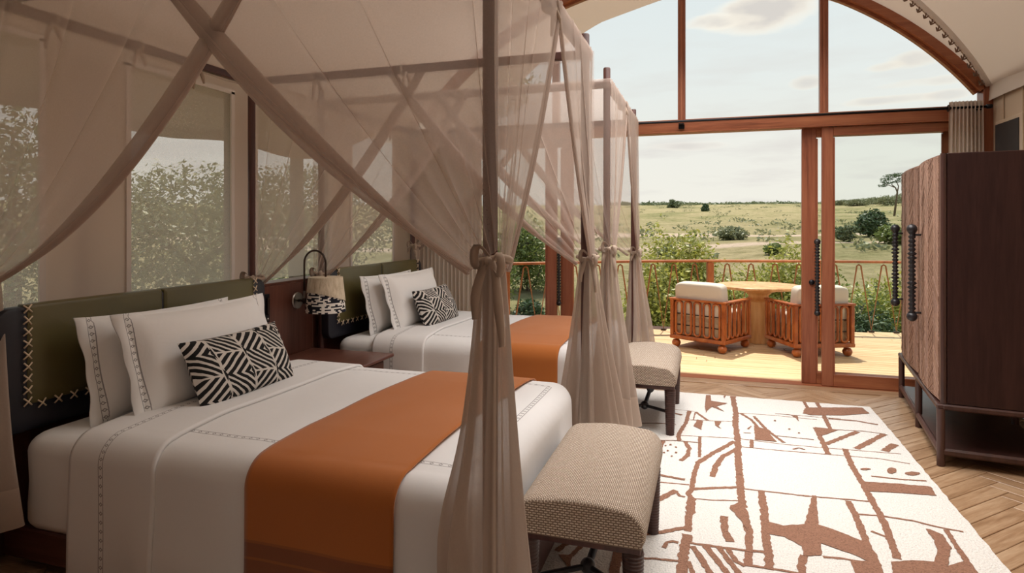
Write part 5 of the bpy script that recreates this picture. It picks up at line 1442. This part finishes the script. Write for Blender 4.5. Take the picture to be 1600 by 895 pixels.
for px, d, w_, h, n, mt_, lb in (
    (820, 26, 3.4, 3.6, 5200, 'leaf_mid', 'round green bush on the slope between the bed nets'),
    (765, 22, 2.6, 3.0, 3600, 'leaf_mid', 'green bush on the slope behind the near foot post'),
    (830, 19, 1.4, 1.1, 1500, 'leaf_dark', 'small dark bush low on the grass beyond the far bed'),
    (1362, 46, 3.0, 2.5, 4200, 'leaf_dark', 'round dark green bush on the plain left of the wardrobe'),
    (1322, 40, 1.6, 1.2, 1500, 'leaf_far', 'small olive bush on the plain right of the door stile'),
    (1395, 38, 2.6, 1.3, 2200, 'leaf_mid', 'low spreading bush on the plain next to the wardrobe'),
    (1102, 190, 3.2, 3.4, 900, 'leaf_dark', 'small dark bush standing near the skyline'),
    (1055, 260, 7.5, 3.6, 1600, 'leaf_far', 'wide flat thicket on the skyline left of centre'),
    (1040, 36, 1.3, .8, 900, 'leaf_grey', 'low grey-green scrub at the edge of the sandy track'),
    (1145, 44, 2.6, 1.2, 1500, 'leaf_grey', 'pale scrub bush on the sandy track'),
    (1210, 34, 1.5, .8, 900, 'leaf_mid', 'small green scrub in front of the sandy track')):
    x, y = at(px, d); bush(lb, x, y, w_*.5, h*.85, n, .04+d*.0020, M[mt_], int(px)+3)
for k, (px, d, w_, h, lb) in enumerate(((1315, 270, 6, 2.3, 'tree clump on the right hill, first from the door stile'), (1338, 240, 6, 2.6, 'tree clump on the right hill, second from the door stile'), (1358, 250, 6, 3.0, 'tree clump on the right hill, just left of the acacia'), (1384, 225, 7, 3.3, 'tree clump on the right hill, under the acacia crown'), (1408, 240, 7, 3.6, 'tree clump on the right hill, cut off by the wardrobe edge'))):
    x, y = at(px, d); bush(lb, x, y, w_, h, 2200, .34, M['leaf_grey'], 300+k, group='tree clumps on the right hill', cat='tree', name='hill_tree', stems=3, nl=9)
# scattered scrub too small to tell apart
rg_ = random.Random(5); lob = []
for k in range(420):
    px = rg_.uniform(600, 1700); d = rg_.choice((rg_.uniform(30, 90), rg_.uniform(60, 300), rg_.uniform(300, 560)))
    x, y = at(px, d); s = rg_.uniform(.25, .7)*(1+d/130); z = ground_z(x, y); lob.append((x, y, z+s*.25, s*1.3, s*1.3, s*.45))
sc_ = foliage('plain_scrub', lob, 26000, .22, M['leaf_grey'], None, 77, (0, 0, 0)); tag(sc_, 'scattered low scrub over the grass plain', 'scrub', kind='stuff')
lob = []
for k in range(260):
    px = rg_.uniform(950, 1420); d = rg_.uniform(560, 620); x, y = at(px, d); s = rg_.uniform(2, 4.5); z = ground_z(x, y); lob.append((x, y, z+s*.2, s*2.2, s*2, s*.7))
sc_ = foliage('skyline_scrub', lob, 12000, 1.3, M['leaf_far'], None, 78, (0, 0, 0)); tag(sc_, 'thin line of scrub along the skyline', 'scrub', kind='stuff')
# flat-topped acacia
ax_, ay_ = at(1392, 120); az_ = ground_z(ax_, ay_)
ac = thing('acacia_tree', 'lone flat-topped acacia tree on the right skyline beside the wardrobe', 'tree', (ax_, ay_, az_))
def hz(py, d=120): return H+(352-py)*d/970.0
rt = Vector((C_, S_, 0))
def ap(px, py): q = Vector(ray(px, py))*(120/970.0); return (q.x, q.y, H+q.z)
MB().tube([tuple(Vector((ax_+.5, ay_, az_-.3))), ap(1402, 300), ap(1399, 293), ap(1393, 288)], [.22, .16, .12, .08], 7).tube([ap(1402, 300), ap(1404, 291), ap(1400, 282)], [.13, .10, .06], 6).tube([ap(1399, 293), ap(1388, 289), ap(1380, 287)], [.10, .07, .04], 6).build('trunk', M['bark'], ac, world=True, smooth=True)
lb_ = []
for px, py, w_, h_ in ((1385, 280, 1.2, .38), (1394, 275, 1.5, .42), (1404, 273, 1.3, .4), (1379, 290, 1.0, .28), (1388, 286, .9, .25), (1410, 280, 1.2, .35), (1400, 284, .9, .25), (1382, 284, .9, .25)):
    p = ap(px, py); lb_.append((p[0], p[1], p[2], w_, w_, h_))
foliage('foliage', lb_, 1500, .14, M['leaf_dark'], ac, 9, (ax_, ay_, az_))

# trees on the left, seen through the mesh windows
def tree(label, x, y, trunk_h, lobes, n, size, mt_, seed, tr=.16, lean=(0, 0)):
    z0 = ground_z(x, y); r = thing('bush_tree', label, 'tree', (x, y, z0))
    LB = [(x+a, y+b, c, rx, ry, rz_) for a, b, c, rx, ry, rz_ in lobes]
    foliage('foliage', LB, n, size, mt_, r, seed, (x, y, z0))
    t_ = MB(); tp = (x+lean[0], y+lean[1], z0+trunk_h)
    t_.tube([(x, y, z0-.2), (x+lean[0]*.4, y+lean[1]*.4, z0+trunk_h*.5), tp], [tr, tr*.8, tr*.6], 9)
    for l in LB[:5]: t_.tube([tp, ((tp[0]+l[0])/2, (tp[1]+l[1])/2, (tp[2]+l[2])/2+.2), (l[0], l[1], l[2])], [tr*.5, tr*.3, tr*.12], 6)
    t_.build('trunk', M['bark'], r, world=True, smooth=True)
tree('spreading tree outside the window behind the nearest headboard', -12.0, 12.2, 2.2, [(0, 0, 2.0, 1.9, 1.9, 1.0), (1.2, 1.0, 1.4, 1.6, 1.6, .9), (-1.6, -.6, 1.6, 1.6, 1.5, 1.0), (.4, -1.4, 1.0, 1.5, 1.3, 1.0), (0, 0, -.2, 2.4, 2.2, 1.2)], 15000, .07, M['leaf_grey'], 401)
tree('tall tree outside the left-most visible mesh window', -10.5, 7.0, 3.5, [(0, 0, 3.0, 1.5, 1.5, 1.2), (-.9, .6, 2.0, 1.3, 1.3, 1.0), (.7, -1.0, 1.6, 1.4, 1.3, 1.0), (-.3, .9, 1.2, 1.2, 1.1, .9), (0, 0, -.4, 2.0, 2.0, 1.3)], 12000, .07, M['leaf_grey'], 402)
tree('thin-trunked tree outside the window between the headboards', -8.4, 11.3, 6.2, [(0, 0, 5.3, 1.8, 1.6, .9), (1.1, .5, 5.0, 1.4, 1.2, .7), (-1.2, 0, 4.8, 1.2, 1.2, .7)], 3500, .09, M['leaf_mid'], 403, tr=.20)
tree('dense tree outside the window beyond the thin trunk', -11.5, 15.6, 2.0, [(0, 0, 2.3, 1.8, 1.8, 1.0), (-1.5, -.6, 1.7, 1.6, 1.5, 1.0), (1.4, .6, 1.5, 1.6, 1.5, 1.0), (0, 0, -.5, 2.8, 2.4, 1.3)], 15000, .07, M['leaf_grey'], 404)
tree('tree seen through the nets above the far bed', -8.6, 19.0, 6.5, [(0, 0, 6.6, 2.2, 2.0, 1.3), (1.6, .4, 6.0, 1.8, 1.6, 1.0), (-1.8, 0, 5.8, 1.8, 1.6, 1.1)], 5000, .11, M['leaf_mid'], 405, tr=.2)
for k, (x, y, w_, h, mt_, lb) in enumerate(((-7.2, 5.2, 1.4, 2.6, 'leaf_bright', 'bright shrub outside the near mesh windows at the left edge'), (-7.6, 7.6, 1.5, 2.5, 'leaf_bright', 'bright shrub outside the window behind the nearest pillows'), (-8.0, 9.9, 1.5, 2.4, 'leaf_bright', 'bright shrub outside the window beside the near head post'),
    (-7.4, 12.6, 1.4, 2.2, 'leaf_bright', 'bright shrub outside the window above the bedside table'), (-6.4, 14.2, 1.5, 2.1, 'leaf_mid', 'shrub outside the window behind the far headboard'))):
    bush(lb, x, y, w_, h, 4200, .075, M[mt_], 500+k)
